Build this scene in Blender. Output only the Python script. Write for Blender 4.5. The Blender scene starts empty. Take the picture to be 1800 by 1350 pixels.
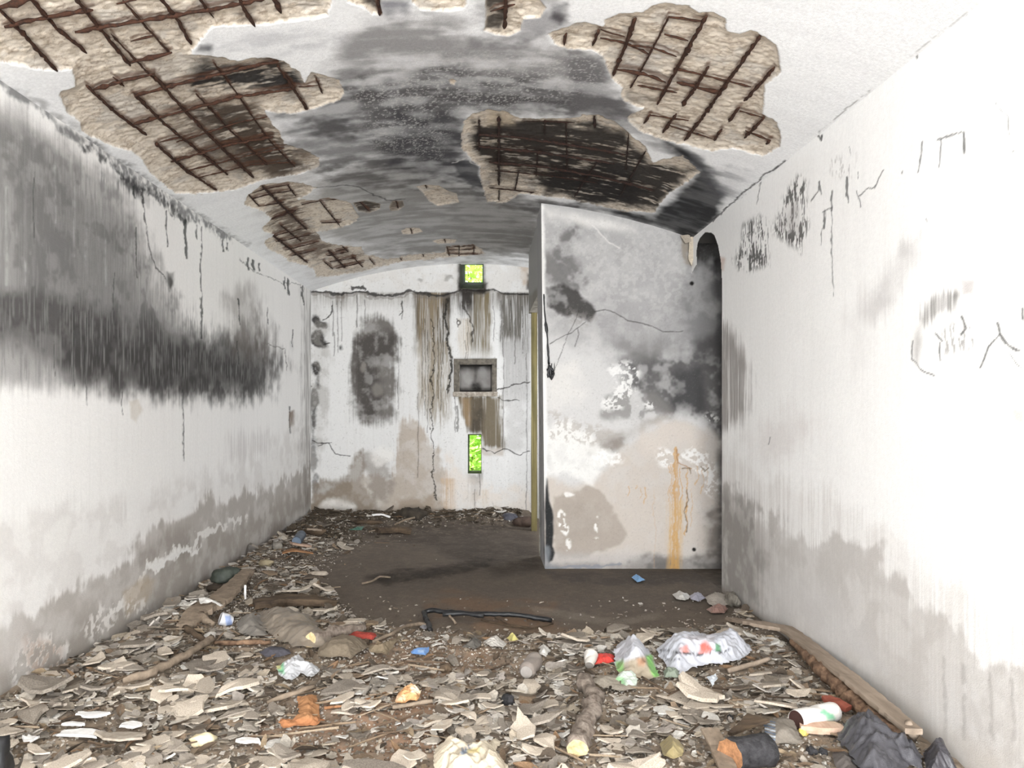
import bpy, bmesh, math, random
import numpy as np
from mathutils import Vector, Matrix, Euler
C = bpy.context.scene
COL = C.collection
random.seed(7); rng = np.random.default_rng(7)

# ------------------------------------------------------------------ camera, sky, lights, exposure
F = 1350.0; VX, VY = 850.0, 717.0; EYE = 1.5          # focal length in px, vanishing point, eye height
cam = bpy.data.cameras.new('camera'); co = bpy.data.objects.new('camera', cam); COL.objects.link(co)
co.location = (0, 0, EYE); co.rotation_euler = (math.pi/2, 0, 0)
cam.sensor_width = 36; cam.lens = 36*F/1800; cam.shift_x = 50/1800; cam.shift_y = 42/1800
cam.clip_start = 0.05; cam.clip_end = 200
C.camera = co
C.view_settings.view_transform = 'Standard'; C.view_settings.look = 'None'
C.view_settings.gamma = 1; C.view_settings.use_curve_mapping = False
C.view_settings.exposure = 0.22
w = bpy.data.worlds.new('sky'); C.world = w; w.use_nodes = True
nt = w.node_tree; bg = nt.nodes['Background']
bg.inputs[0].default_value = (0.86, 0.93, 1.0, 1); bg.inputs[1].default_value = 3.0
sun = bpy.data.lights.new('sun', 'SUN'); sun.energy = 16; sun.angle = 0.02; sun.color = (1, .97, .9)
so = bpy.data.objects.new('sun', sun); COL.objects.link(so); so.rotation_euler = (math.radians(20), 0, math.radians(-12))
XR_ = 1.94
def area(name, loc, rot, sx, sy, power, color=(1, 1, 1)):
    l = bpy.data.lights.new(name, 'AREA'); l.shape = 'RECTANGLE'; l.size = sx; l.size_y = sy; l.energy = power; l.color = color
    o = bpy.data.objects.new(name, l); COL.objects.link(o); o.location = loc; o.rotation_euler = rot; return o
area('entrance_daylight', (-.2, -5.3, 1.5), (math.radians(95), 0, 0), 4.0, 3.0, 1050, (.965, .985, 1))
area('alcove_fill', (XR_+.02, 9.05, 1.7), (math.radians(90), 0, math.radians(90)), 1.1, 1.4, 38, (.97, .985, 1))  # added fill lamp, out of view, brightens the far left wall
fl = bpy.data.lights.new('phone_flash', 'POINT'); fl.energy = 42; fl.shadow_soft_size = .12; fl.color = (.98, .99, 1)
fo = bpy.data.objects.new('phone_flash', fl); COL.objects.link(fo); fo.location = (.03, -.02, 1.56)

# ------------------------------------------------------------------ room constants
XL, XR = -2.33, 1.94
ZS = 3.08                                  # springing of the vault
XC = (XL+XR)/2; HW = (XR-XL)/2; RISE = .37
RV = (HW*HW+RISE*RISE)/(2*RISE); ZC = ZS+RISE-RV
YF = 10.4; YP = 7.16; YB = -5.5
def vault(x): return ZC+np.sqrt(np.maximum(RV*RV-(x-XC)**2, 0))
def fp(px, py, z=0.0):                     # floor-level point seen at a photo pixel
    Y = F*(EYE-z)/(py-VY); return Vector(((px-VX)*Y/F, Y, z))
def cp(px, py, off=0.0):                   # vault point seen at a photo pixel
    dx = (px-VX)/F; dz = (VY-py)/F; R = RV+off
    a = dx*dx+dz*dz; b = 2*(dx*(-XC)+dz*(EYE-ZC)); c = XC*XC+(EYE-ZC)**2-R*R
    t = (-b+math.sqrt(b*b-4*a*c))/(2*a); return Vector((dx*t, t, EYE+dz*t))
def pxy(P):                                # project points to photo pixels
    Y = P[:, 1]; ok = Y > .6; Ys = np.where(ok, Y, 1)
    return np.where(ok, VX+F*P[:, 0]/Ys, 9e4), np.where(ok, VY-F*(P[:, 2]-EYE)/Ys, 9e4)

# ------------------------------------------------------------------ numpy noise
def _h(ix, iy, s):
    n = (ix.astype(np.int64)*374761393+iy.astype(np.int64)*668265263+s*1442695041) & 0x7fffffff
    n = ((n ^ (n >> 13))*1274126177) & 0x7fffffff
    n = n ^ (n >> 16)
    return (n & 0xffff)/65535.0
def vn(x, y, s=0):
    x0 = np.floor(x); y0 = np.floor(y); fx = x-x0; fy = y-y0
    fx = fx*fx*(3-2*fx); fy = fy*fy*(3-2*fy)
    a = _h(x0, y0, s); b = _h(x0+1, y0, s); c = _h(x0, y0+1, s); d = _h(x0+1, y0+1, s)
    return (a*(1-fx)+b*fx)*(1-fy)+(c*(1-fx)+d*fx)*fy
def fbm(x, y, o=4, s=0):
    r = 0; t = 0; a = 1
    for i in range(o):
        r = r+a*vn(x*2**i+i*17.3, y*2**i-i*9.1, s+i*31); t += a; a *= .55
    return r/t
def ss(a, b, x):
    t = np.clip((x-a)/(b-a), 0, 1); return t*t*(3-2*t)
def lin(c):
    c = np.array(c, float)/255.0
    return np.where(c <= .04045, c/12.92, ((c+.055)/1.055)**2.4)
def sdf(x, y, poly):                       # signed distance, inside negative
    n = len(poly); d = np.full(x.shape, 1e12); inside = np.zeros(x.shape, bool)
    for i in range(n):
        ax, ay = poly[i]; bx, by = poly[(i+1) % n]
        ex, ey = bx-ax, by-ay; wx, wy = x-ax, y-ay
        t = np.clip((wx*ex+wy*ey)/(ex*ex+ey*ey+1e-9), 0, 1)
        d = np.minimum(d, (wx-ex*t)**2+(wy-ey*t)**2)
        c = (ay > y) != (by > y)
        inside ^= c & (x < ex*(y-ay)/(ey if abs(ey) > 1e-9 else 1e-9)+ax)
    d = np.sqrt(d); return np.where(inside, -d, d)
def ldist(x, y, pts):
    d = np.full(x.shape, 1e12)
    for (ax, ay), (bx, by) in zip(pts[:-1], pts[1:]):
        ex, ey = bx-ax, by-ay; wx, wy = x-ax, y-ay
        t = np.clip((wx*ex+wy*ey)/(ex*ex+ey*ey+1e-9), 0, 1)
        d = np.minimum(d, (wx-ex*t)**2+(wy-ey*t)**2)
    return np.sqrt(d)

class Paint:
    """colour of the stains, kept on the surface's own vertices"""
    def __init__(s, P, u, v, base):
        s.P = P; s.u = u; s.v = v; s.x, s.y = pxy(P); s.col = np.tile(lin(base), (len(P), 1))
        s.nb = fbm(u*1.7, v*1.7, 4, 1); s.nm = fbm(u*7, v*7, 4, 2); s.nf = fbm(u*30, v*30, 3, 3)
        s.st = .5*fbm(u*26, v*1.3, 4, 4)+.5*fbm(u*85, v*3, 3, 6); s.sf = fbm(u*110, v*6, 3, 5)
    def lay(s, m, color):
        m = np.clip(m, 0, 1)[:, None]; s.col = s.col*(1-m)+lin(color)*m
    def reg(s, x0, y0, x1, y1): return np.where((s.x > x0) & (s.x < x1) & (s.y > y0) & (s.y < y1))[0]
    def blob(s, poly, color, a=1, soft=12, warp=10, streak=0, tex=.35, lo=.3, hi=.6, texn='m', only=False):
        xs = [p[0] for p in poly]; ys = [p[1] for p in poly]; pad = soft*1.6+warp+streak+4
        i = s.reg(min(xs)-pad, min(ys)-pad, max(xs)+pad, max(ys)+pad)
        if len(i) == 0: return
        d = -sdf(s.x[i], s.y[i], poly)+warp*2.6*(s.nm[i]-.5)+streak*3*(s.st[i]-.5)
        m = ss(-soft, soft, d)
        n = {'m': s.nm, 'f': s.nf, 's': s.st, 'b': s.nb, 'sf': s.sf}[texn][i]
        m = m*a*(1-tex+tex*ss(lo, hi, n))
        if only: return i, m
        mm = m[:, None]; s.col[i] = s.col[i]*(1-mm)+lin(color)*mm
    def ell(s, cx, cy, rx, ry, color, **k):
        s.blob([(cx+rx*math.cos(t), cy+ry*math.sin(t)) for t in np.linspace(0, 6.283, 15)[:-1]], color, **k)
    def line(s, pts, wd, color, a=1, jag=2.0, brk=0.0, soft=1.0, ramp=.10):
        xs = [p[0] for p in pts]; ys = [p[1] for p in pts]; pad = wd*3+jag*3+6
        i = s.reg(min(xs)-pad, min(ys)-pad, max(xs)+pad, max(ys)+pad)
        if len(i) == 0: return
        d = ldist(s.x[i]+jag*9*(s.nm[i]-.5)+jag*3*(s.nf[i]-.5), s.y[i]+jag*9*(fbm(s.u[i]*9+7, s.v[i]*9, 3, 12)-.5), pts)
        wv = wd*(.15+1.1*s.nf[i])
        m = (1-ss(wv*.5-soft*.5, wv*.5+soft, d))*a
        if brk: m = m*ss(brk-ramp, brk+ramp, s.nf[i]*.5+s.nm[i]*.5)
        mm = m[:, None]; s.col[i] = s.col[i]*(1-mm)+lin(color)*mm

# ------------------------------------------------------------------ materials
MATS = {}
def nodes(name):
    m = bpy.data.materials.new(name); m.use_nodes = True; t = m.node_tree
    return m, t, t.nodes['Principled BSDF']
def surface_mat(name, bump=.5, scale=60, rough=.9, var=.12, dist=.004, streak=False, spec=.25):
    """stain attribute x fine procedural grain, with bump"""
    m, t, b = nodes(name); N = t.nodes.new; L = t.links.new
    at = N('ShaderNodeAttribute'); at.attribute_name = 'Col'
    tc = N('ShaderNodeTexCoord'); mp = N('ShaderNodeMapping'); L(tc.outputs['Object'], mp.inputs[0])
    if streak: mp.inputs['Scale'].default_value = (1, 1, .16)
    n1 = N('ShaderNodeTexNoise'); n1.inputs['Scale'].default_value = scale; n1.inputs['Detail'].default_value = 6; n1.inputs['Roughness'].default_value = .65
    L(mp.outputs[0], n1.inputs[0])
    n2 = N('ShaderNodeTexNoise'); n2.inputs['Scale'].default_value = scale*4; n2.inputs['Detail'].default_value = 3; L(tc.outputs['Object'], n2.inputs[0])
    mr = N('ShaderNodeMapRange'); mr.inputs[1].default_value = .3; mr.inputs[2].default_value = .7
    mr.inputs[3].default_value = 1-var; mr.inputs[4].default_value = 1+var*.6; L(n1.outputs[0], mr.inputs[0])
    mx = N('ShaderNodeMix'); mx.data_type = 'RGBA'; mx.blend_type = 'MULTIPLY'; mx.inputs[0].default_value = 1
    L(at.outputs['Color'], mx.inputs[6]); L(mr.outputs[0], mx.inputs[7]); L(mx.outputs[2], b.inputs['Base Color'])
    ad = N('ShaderNodeMath'); ad.operation = 'ADD'; L(n1.outputs[0], ad.inputs[0]); L(n2.outputs[0], ad.inputs[1])
    bp = N('ShaderNodeBump'); bp.inputs['Strength'].default_value = bump; bp.inputs['Distance'].default_value = dist
    L(ad.outputs[0], bp.inputs['Height']); L(bp.outputs[0], b.inputs['Normal'])
    b.inputs['Roughness'].default_value = rough; b.inputs['Specular IOR Level'].default_value = spec
    return m
def plain_mat(name, c1, c2, scale=25, rough=.85, bump=.5, dist=.004, aniso=None, metal=0, spec=.3, objrand=0, trans=0, coords='Object', hole=None):
    m, t, b = nodes(name); N = t.nodes.new; L = t.links.new
    tc = N('ShaderNodeTexCoord'); mp = N('ShaderNodeMapping'); L(tc.outputs[coords], mp.inputs[0])
    if aniso: mp.inputs['Scale'].default_value = aniso
    n = N('ShaderNodeTexNoise'); n.inputs['Scale'].default_value = scale; n.inputs['Detail'].default_value = 7; n.inputs['Roughness'].default_value = .65; L(mp.outputs[0], n.inputs[0])
    r = N('ShaderNodeValToRGB'); r.color_ramp.elements[0].position = .32; r.color_ramp.elements[1].position = .68
    r.color_ramp.elements[0].color = (*lin(c1), 1); r.color_ramp.elements[1].color = (*lin(c2), 1)
    L(n.outputs[0], r.inputs[0]); out = r.outputs[0]
    if objrand:
        oi = N('ShaderNodeObjectInfo'); mr = N('ShaderNodeMapRange'); mr.inputs[3].default_value = 1-objrand; mr.inputs[4].default_value = 1+objrand*.6
        L(oi.outputs['Random'], mr.inputs[0]); mx = N('ShaderNodeMix'); mx.data_type = 'RGBA'; mx.blend_type = 'MULTIPLY'; mx.inputs[0].default_value = 1
        L(out, mx.inputs[6]); L(mr.outputs[0], mx.inputs[7]); out = mx.outputs[2]
    L(out, b.inputs['Base Color'])
    bp = N('ShaderNodeBump'); bp.inputs['Strength'].default_value = bump; bp.inputs['Distance'].default_value = dist
    L(n.outputs[0], bp.inputs['Height']); L(bp.outputs[0], b.inputs['Normal'])
    b.inputs['Roughness'].default_value = rough; b.inputs['Metallic'].default_value = metal; b.inputs['Specular IOR Level'].default_value = spec
    if trans: b.inputs['Transmission Weight'].default_value = trans
    return m
M_wall = surface_mat('stained_plaster', .4, 45, .92, .045, .004, False)
M_ceil = surface_mat('stained_ceiling', .45, 60, .95, .12, .006)
M_floor = surface_mat('dirt_floor', .5, 70, .95, .2, .004)
M_deb = surface_mat('debris', .8, 90, .92, .28, .004)
M_film = surface_mat('plastic_film', .4, 60, .35, .1, .003, spec=.5)
M_cloth = surface_mat('cloth', .6, 90, .8, .15, .003)
M_rust = plain_mat('rusted_steel', (34, 24, 19), (78, 48, 33), 70, .9, 1, .006)
M_rustd = plain_mat('blackened_steel', (30, 22, 19), (66, 42, 32), 60, .9, 1, .006)
M_rustk = plain_mat('sooty_steel', (24, 19, 17), (58, 36, 28), 60, .9, 1, .006)
M_wood = plain_mat('weathered_wood', (122, 108, 94), (172, 155, 138), 14, .85, .8, .006, (1, .12, 1))
M_woodd = plain_mat('dark_wood', (52, 42, 34), (105, 88, 70), 18, .85, 1, .008, (.2, 1, 1))
M_drift = plain_mat('driftwood', (112, 98, 84), (150, 134, 116), 20, .9, 1, .006)
M_bark = plain_mat('bark', (98, 84, 74), (160, 148, 136), 30, .95, 1, .01)
M_barkb = plain_mat('brown_bark', (80, 58, 45), (150, 122, 98), 26, .95, 1, .01)
M_cut = plain_mat('fresh_cut_wood', (170, 140, 96), (216, 196, 156), 40, .8, .6, .003)
M_char = plain_mat('charred_wood', (22, 22, 24), (66, 64, 66), 35, .75, 1.2, .012, spec=.4)
M_orange = plain_mat('burnt_orange_wood', (92, 66, 46), (184, 132, 92), 30, .85, .8, .005)
M_flake = plain_mat('plaster_flake', (156, 143, 128), (208, 196, 180), 22, .92, .8, .004, objrand=.28, spec=.2)
M_flakeg = plain_mat('grey_flake', (114, 105, 95), (164, 154, 142), 22, .92, .8, .004, objrand=.3, spec=.2)
M_white = plain_mat('white_plaster_lump', (215, 212, 208), (244, 242, 240), 30, .9, .5, .003)
M_black = plain_mat('black_rubber', (14, 14, 15), (40, 40, 42), 20, .5, .5, .004, spec=.5)
M_conc = plain_mat('mouldy_concrete', (85, 80, 72), (150, 144, 134), 14, .92, .8, .006)
M_leaf, t_, b_ = nodes('leaf')
b_.inputs['Base Color'].default_value = (.62, .80, .30, 1); b_.inputs['Roughness'].default_value = .5
tr = t_.nodes.new('ShaderNodeBsdfTranslucent'); tr.inputs[0].default_value = (.75, .95, .35, 1)
mxs = t_.nodes.new('ShaderNodeMixShader'); mxs.inputs[0].default_value = .45
t_.links.new(b_.outputs[0], mxs.inputs[1]); t_.links.new(tr.outputs[0], mxs.inputs[2]); t_.links.new(mxs.outputs[0], t_.nodes['Material Output'].inputs[0])

# ------------------------------------------------------------------ mesh helpers
def tag(o, label=None, cat=None, group=None, kind=None):
    for k, v in (('label', label), ('category', cat), ('group', group), ('kind', kind)):
        if v: o[k] = v
    return o
def npmesh(name, V, Fq, mat, col=None, smooth=True, parent=None, mats=None, midx=None):
    V = np.asarray(V, np.float32); me = bpy.data.meshes.new(name)
    if isinstance(Fq, np.ndarray):
        k = Fq.shape[1]; nf = len(Fq)
        me.vertices.add(len(V)); me.vertices.foreach_set('co', V.ravel())
        me.loops.add(nf*k); me.loops.foreach_set('vertex_index', Fq.astype(np.int32).ravel())
        me.polygons.add(nf); me.polygons.foreach_set('loop_start', np.arange(0, nf*k, k, dtype=np.int32))
        me.polygons.foreach_set('loop_total', np.full(nf, k, np.int32))
    else:
        me.from_pydata([tuple(v) for v in V], [], Fq); nf = len(Fq)
    me.polygons.foreach_set('use_smooth', np.full(nf, bool(smooth)))
    me.update(calc_edges=True)
    for m in (mats or [mat]): me.materials.append(m)
    if midx is not None: me.polygons.foreach_set('material_index', np.asarray(midx, np.int32))
    if col is not None:
        a = me.color_attributes.new('Col', 'FLOAT_COLOR', 'POINT')
        c4 = np.ones((len(V), 4), np.float32); c4[:, :3] = np.clip(col, 0, 1); a.data.foreach_set('color', c4.ravel())
    o = bpy.data.objects.new(name, me); COL.objects.link(o)
    if parent: o.parent = parent
    return o
def gridF(nu, nv, keep=None):
    i = np.arange(nu-1)[:, None]*nv+np.arange(nv-1)[None, :]
    Q = np.stack([i, i+nv, i+nv+1, i+1], -1).reshape(-1, 4)
    if keep is not None: Q = Q[keep.reshape(-1)]
    return Q
def thing(name, label, cat, loc=(0, 0, 0), group=None):
    o = bpy.data.objects.new(name, None); COL.objects.link(o); o.location = loc; o.empty_display_size = .05
    return tag(o, label, cat, group)
def relink(o, parent):                      # parts are built in world space, then hang under the empty
    o.parent = parent; o.matrix_parent_inverse = Matrix.Translation(-Vector(parent.location)); return o
def depths(y0, y1, k):
    a = [y0]
    while a[-1] < y1: a.append(a[-1]*(1+k))
    a = np.array(a); return y0+(a-y0)*(y1-y0)/(a[-1]-y0)

# ================================================================== CEILING
SP_A = [(-260,-200),(640,-200),(600,-60),(585,0),(575,30),(545,35),(520,38),(470,45),(440,45),(370,50),(350,78),(333,97),(365,98),(417,107),(433,102),(467,102),(500,108),(527,128),(535,147),(547,128),(573,133),(597,143),(607,165),(597,177),(550,193),(520,200),(467,197),(477,213),(493,233),(500,253),(533,263),(563,277),(560,293),(523,307),(480,313),(417,333),(377,340),(310,343),(280,320),(260,300),(247,280),(233,267),(200,260),(143,233),(140,217),(117,197),(103,163),(133,153),(128,123),(80,125),(33,117),(0,107),(-120,95)]
SP_C = [(428,361),(436,341),(461,324),(506,319),(533,322),(556,330),(540,343),(525,350),(560,352),(578,347),(617,355),(622,363),(631,383),(617,397),(581,405),(556,408),(567,424),(590,428),(600,431),(636,433),(640,447),(655,449),(680,455),(733,446),(783,443),(783,432),(833,430),(844,436),(857,447),(789,454),(706,462),(636,477),(594,486),(556,487),(550,472),(511,461),(492,449),(469,436),(464,424),(481,413),(461,408),(461,399),(475,386),(467,374)]
SP_D = [(618,356),(640,352),(671,358),(668,368),(650,375),(630,372)]
SP_E = [(683,362),(690,353),(709,353),(711,362),(700,371),(686,371)]
SP_F = [(729,327),(747,324),(772,326),(789,336),(803,340),(808,356),(769,363),(755,355),(742,338)]
SP_G = [(704,406),(715,400),(738,400),(744,408),(725,413),(708,412)]
SP_H = [(757,424),(775,419),(803,421),(800,428),(770,430)]
SP_T1 = [(600,-60),(610,5),(640,15),(655,28),(673,27),(668,0),(660,-60)]
SP_T2 = [(722,-60),(724,5),(740,18),(775,21),(812,19),(821,8),(815,-60)]
SP_T3 = [(851,-60),(853,30),(850,55),(870,62),(893,65),(915,55),(920,35),(950,32),(961,15),(945,-5),(930,-60)]
SP_R = [(963,60),(985,52),(1015,40),(1045,42),(1060,47),(1062,35),(1090,23),(1130,23),(1150,8),(1170,4),(1210,10),(1230,22),(1255,22),(1275,35),(1278,55),(1300,60),(1320,52),(1345,65),(1365,80),(1372,115),(1375,125),(1345,150),(1343,185),(1340,200),(1365,215),(1373,240),(1370,260),(1340,277),(1290,262),(1250,268),(1180,250),(1130,235),(1105,215),(1103,205),(1130,192),(1100,180),(1090,170),(1092,155),(1075,140),(1065,115),(1060,100),(1040,90),(1000,88),(975,80)]
SP_S = [(814,214),(828,200),(858,193),(894,197),(914,208),(956,207),(1017,207),(1023,200),(1050,202),(1077,213),(1097,227),(1117,243),(1137,260),(1147,287),(1167,277),(1200,273),(1230,303),(1210,320),(1177,340),(1160,360),(1150,375),(1100,372),(1050,363),(1010,353),(933,343),(914,342),(889,357),(856,356),(850,333),(842,306),(844,294),(825,278),(811,261),(811,236)]
SP_P = [(789,141),(795,138),(803,143),(798,150),(790,148)]
SPALLS = [SP_A, SP_C, SP_D, SP_E, SP_F, SP_G, SP_H, SP_T1, SP_T2, SP_T3, SP_R, SP_S, SP_P]
# bars: (points, thick?)   1 = main bar, 0 = thin distribution bar
BARS_A = [([(0,18),(52,72),(100,124)],1),([(48,-10),(95,45),(152,93)],1),([(128,-10),(175,50),(230,116)],1),([(215,0),(255,45),(300,95)],0),([(195,60),(262,130),(300,165)],0),([(275,-10),(305,23),(336,78)],1),([(345,-10),(375,31)],0),([(415,-12),(432,20),(449,48)],1),([(480,-8),(494,22)],1),
 ([(152,150),(205,200),(258,237)],1),([(274,252),(325,298),(380,334)],1),([(235,165),(290,218),(345,262),(400,307)],1),([(273,135),(320,190),(345,215),(400,270),(446,312)],1),([(375,110),(417,165),(470,243),(518,293)],0),([(488,115),(512,150),(540,192)],1),([(345,165),(400,225),(470,290)],0),([(555,137),(567,164)],0),([(198,135),(218,152)],0),
 ([(8,47),(60,34),(165,17)],1),([(-10,18),(30,5),(60,-4)],1),([(132,57),(240,38),(365,18),(467,-2)],1),([(205,7),(240,-1)],0),([(230,73),(270,63)],0),([(230,110),(303,92)],1),([(165,157),(215,142),(272,130)],1),([(237,168),(330,143),(400,128),(450,115),(490,108)],1),([(235,218),(330,193),(420,170),(520,155)],1),([(310,250),(420,215),(470,205)],0),([(300,285),(400,255),(480,240)],1),([(330,300),(430,275),(500,260)],0),([(280,250),(320,240)],0),([(350,312),(440,290),(510,285)],0),([(525,153),(560,150)],0)]
BARS_C = [([(461,327),(500,366),(539,403)],1),([(436,341),(455,362)],0),([(506,326),(520,345)],0),([(493,396),(530,425)],0),([(479,413),(540,461)],1),([(562,353),(600,400)],0),([(577,440),(607,471)],1),([(601,432),(612,443)],0),([(620,451),(638,470)],0),([(570,460),(585,473)],0),([(650,455),(658,465)],0),
 ([(436,341),(470,331),(508,324)],0),([(443,350),(478,340),(515,335)],0),([(455,363),(500,355)],0),([(475,385),(520,370)],1),([(480,415),(530,402)],0),([(485,425),(545,413)],0),([(500,440),(560,425)],0),([(510,450),(555,440)],0),([(530,360),(565,352),(595,350)],0),([(575,450),(610,443)],0),([(580,460),(625,453)],0),([(590,472),(640,461)],0),([(590,442),(610,437)],0),([(565,392),(600,390)],0)]
BARS_H = [([(785,432),(790,450)],0),([(833,433),(833,448)],0),([(807,431),(807,450)],0),([(785,434),(833,432)],0),([(787,440),(833,438)],0),([(787,446),(856,447)],0),([(701,451),(706,457)],0),([(743,446),(745,451)],0)]
BARS_R = [([(1117,33),(1100,80),(1078,132)],1),([(1175,30),(1158,65),(1130,118),(1108,155)],0),([(1242,28),(1215,75),(1185,130),(1155,183)],1),([(1337,63),(1275,150),(1240,200),(1203,247)],1),([(1053,52),(1042,80)],1),([(995,60),(991,78)],1),([(1245,117),(1225,150),(1200,185)],1),([(1362,117),(1335,150),(1308,177)],1),([(1300,188),(1281,214)],1),([(1343,207),(1308,243)],1),([(1189,200),(1165,233)],1),([(1142,202),(1132,217)],1),([(1268,228),(1255,247)],1),([(1353,247),(1347,253)],1),
 ([(1055,52),(1098,65)],0),([(1055,67),(1098,75),(1143,97)],0),([(1100,78),(1150,85),(1190,100)],0),([(1175,30),(1235,38)],0),([(1167,60),(1210,72)],0),([(1085,122),(1130,130),(1170,145)],1),([(1190,145),(1265,163)],1),([(1185,120),(1235,132),(1320,153)],0),([(1120,150),(1190,163)],0),([(1140,202),(1210,212)],0),([(1175,220),(1255,245)],0),([(1300,195),(1343,207)],0),([(1310,230),(1355,247)],0)]
BARS_S = [([(877,205),(877,262),(877,325)],1),([(842,210),(842,265)],0),([(912,300),(905,335)],0),([(945,270),(942,310)],0),([(958,210),(957,240)],0),([(995,215),(997,300)],0),([(1045,205),(1045,225)],1),([(877,335),(877,352)],0),([(1105,235),(1100,300)],0),([(1135,265),(1090,345)],0),([(1050,285),(1010,345)],0),
 ([(842,237),(900,240),(1000,255),(1100,272)],1),([(840,258),(950,268),(1080,288)],1),([(860,285),(960,294),(1060,312),(1150,335)],1),([(870,300),(960,308),(1050,322)],0),([(860,330),(940,338)],0),([(920,213),(960,213),(1010,216)],0)]
BARS_T = [([(668,-20),(664,8),(668,26)],1)]
BARS_T3 = [([(888,-20),(889,20),(886,50)],1),([(862,20),(905,8)],0)]
SMALL = [([(747,322),(750,332)],0),([(632,354),(648,371)],0),([(696,352),(700,366)],0),([(722,401),(724,411)],0),([(780,417),(783,426)],0)]
ALLB = BARS_A+BARS_C+BARS_H+BARS_R+BARS_S+BARS_T+BARS_T3+SMALL

ys = np.concatenate([np.linspace(YB, 3.0, 60)[:-1], depths(3.0, YF+.05, .0021)])
xs = np.linspace(XL-.02, XR+.02, 640)
X, Y = np.meshgrid(xs, ys, indexing='ij'); X = X.ravel(); Y = Y.ravel(); Z = vault(X)
P = np.stack([X, Y, Z], 1); c = Paint(P, Y*1.0, X, (244, 244, 244))
pxs, pys = c.x, c.y
# soot, streaked across the vault
ac = fbm(c.u*9, c.v*1.6, 4, 8)
def soot(poly, color, a, soft, warp=22, tex=.5, lo=.35, hi=.62):
    r = c.blob(poly, color, a, soft, warp, 0, 0, only=True)
    if r is None: return
    i, m = r; m = m*(1-tex+tex*ss(lo, hi, ac[i]*.6+c.nm[i]*.4))[:]; m = m[:, None]; c.col[i] = c.col[i]*(1-m)+lin(color)*m
c.lay(.10*ss(.4, .7, ac), (200, 200, 202))
soot([(600,290),(700,270),(860,330),(950,365),(945,450),(860,455),(680,455),(590,425),(560,380),(560,330)], (128,125,120), .85, 22, 14, .3)
soot([(430,330),(560,300),(620,420),(700,455),(560,490),(480,440)], (185,182,178), .5, 25)
soot([(640,20),(760,30),(860,60),(1000,80),(1060,100),(1100,190),(1000,200),(800,200),(700,190),(600,180),(580,130)], (118,115,114), .8, 28, 22, .6)
soot([(600,150),(760,120),(900,140),(1060,150),(1100,195),(1010,205),(830,205),(800,300),(720,270),(620,240),(540,230),(500,200)], (80,78,79), .92, 20, 20, .45)
soot([(470,205),(620,215),(720,270),(700,300),(560,290),(500,250)], (92,90,90), .75, 18)
soot([(700,200),(815,205),(820,290),(850,340),(760,320),(680,290)], (70,69,72), .9, 22, 15, .3)
soot([(560,305),(640,300),(760,315),(720,330),(600,330)], (95,92,90), .7, 10, 10)
soot([(330,60),(430,50),(560,50),(600,70),(480,90),(380,90)], (180,180,183), .5, 14, 18, .8, .45, .65)
soot([(350,75),(375,78),(370,92),(345,90)], (90,90,94), .9, 6, 5)
soot([(660,0),(720,0),(720,22),(680,30)], (110,110,118), .8, 8, 6)
soot([(830,-20),(980,-20),(1010,10),(985,40),(900,80),(840,70)], (130,128,130), .7, 16)
soot([(970,10),(1000,0),(1005,30),(985,40),(968,30)], (70,66,70), .9, 6, 6)
soot([(1000,90),(1060,105),(1080,150),(1110,195),(1180,260),(1240,280),(1260,320),(1230,300),(1100,230),(1000,200)], (105,103,104), .75, 12, 12, .4)
soot([(1150,235),(1200,262),(1235,285),(1275,340),(1262,385),(1225,420),(1195,418),(1120,392),(1050,372),(960,362),(950,355),(1040,360),(1150,378),(1230,300)], (27,27,30), .98, 10, 7, .10)
soot([(1225,285),(1290,300),(1320,310),(1280,360),(1250,350)], (120,120,125), .55, 18, 16, .7, .45, .6)
soot([(900,335),(960,352),(1020,362),(940,372),(880,362)], (100,98,97), .75, 7, 6)
soot([(797,285),(820,278),(843,292),(842,308),(850,330),(830,330),(815,315),(800,305)], (62,62,66), .9, 4, 3, .1)
# flecks of paint still stuck in the soot
fl_ = fbm(c.u*95, c.v*80, 3, 77); mm_ = ss(.60, .68, fl_)*ss(.42, .6, c.nb+.12*c.nm)
i = c.reg(560, 70, 1080, 300); mk = np.zeros(len(X)); mk[i] = mm_[i]*ss(-10, 30, -sdf(c.x[i], c.y[i], [(600,150),(740,80),(1060,90),(1080,190),(800,220),(780,290),(650,270)])); c.lay(mk*.6, (205,203,200))
c.line([(797,285),(820,278),(843,292)], 1.5, (205,203,200), .8, 1)
c.line([(556,330),(600,325),(640,333),(680,352),(712,352)], 1.6, (60,60,60), .8, 1)
# dirty joint with the walls
c.line([(-60,105),(40,165),(100,205),(150,245),(230,295),(262,318),(330,370),(430,435)], 13, (128,126,124), .6, 3, .42, 7, .2)
c.line([(150,250),(230,305),(270,335)], 15, (66,66,68), .75, 3, .42, 6, .2)
c.line([(1253,387),(1300,345),(1345,308),(1380,283)], 3, (60,58,58), .9, 1)
c.line([(1440,232),(1482,195),(1530,160)], 2.5, (120,118,116), .7, 1, .45)
c.line([(1600,100),(1715,8)], 2.0, (150,148,146), .6, 1, .45)
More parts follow.
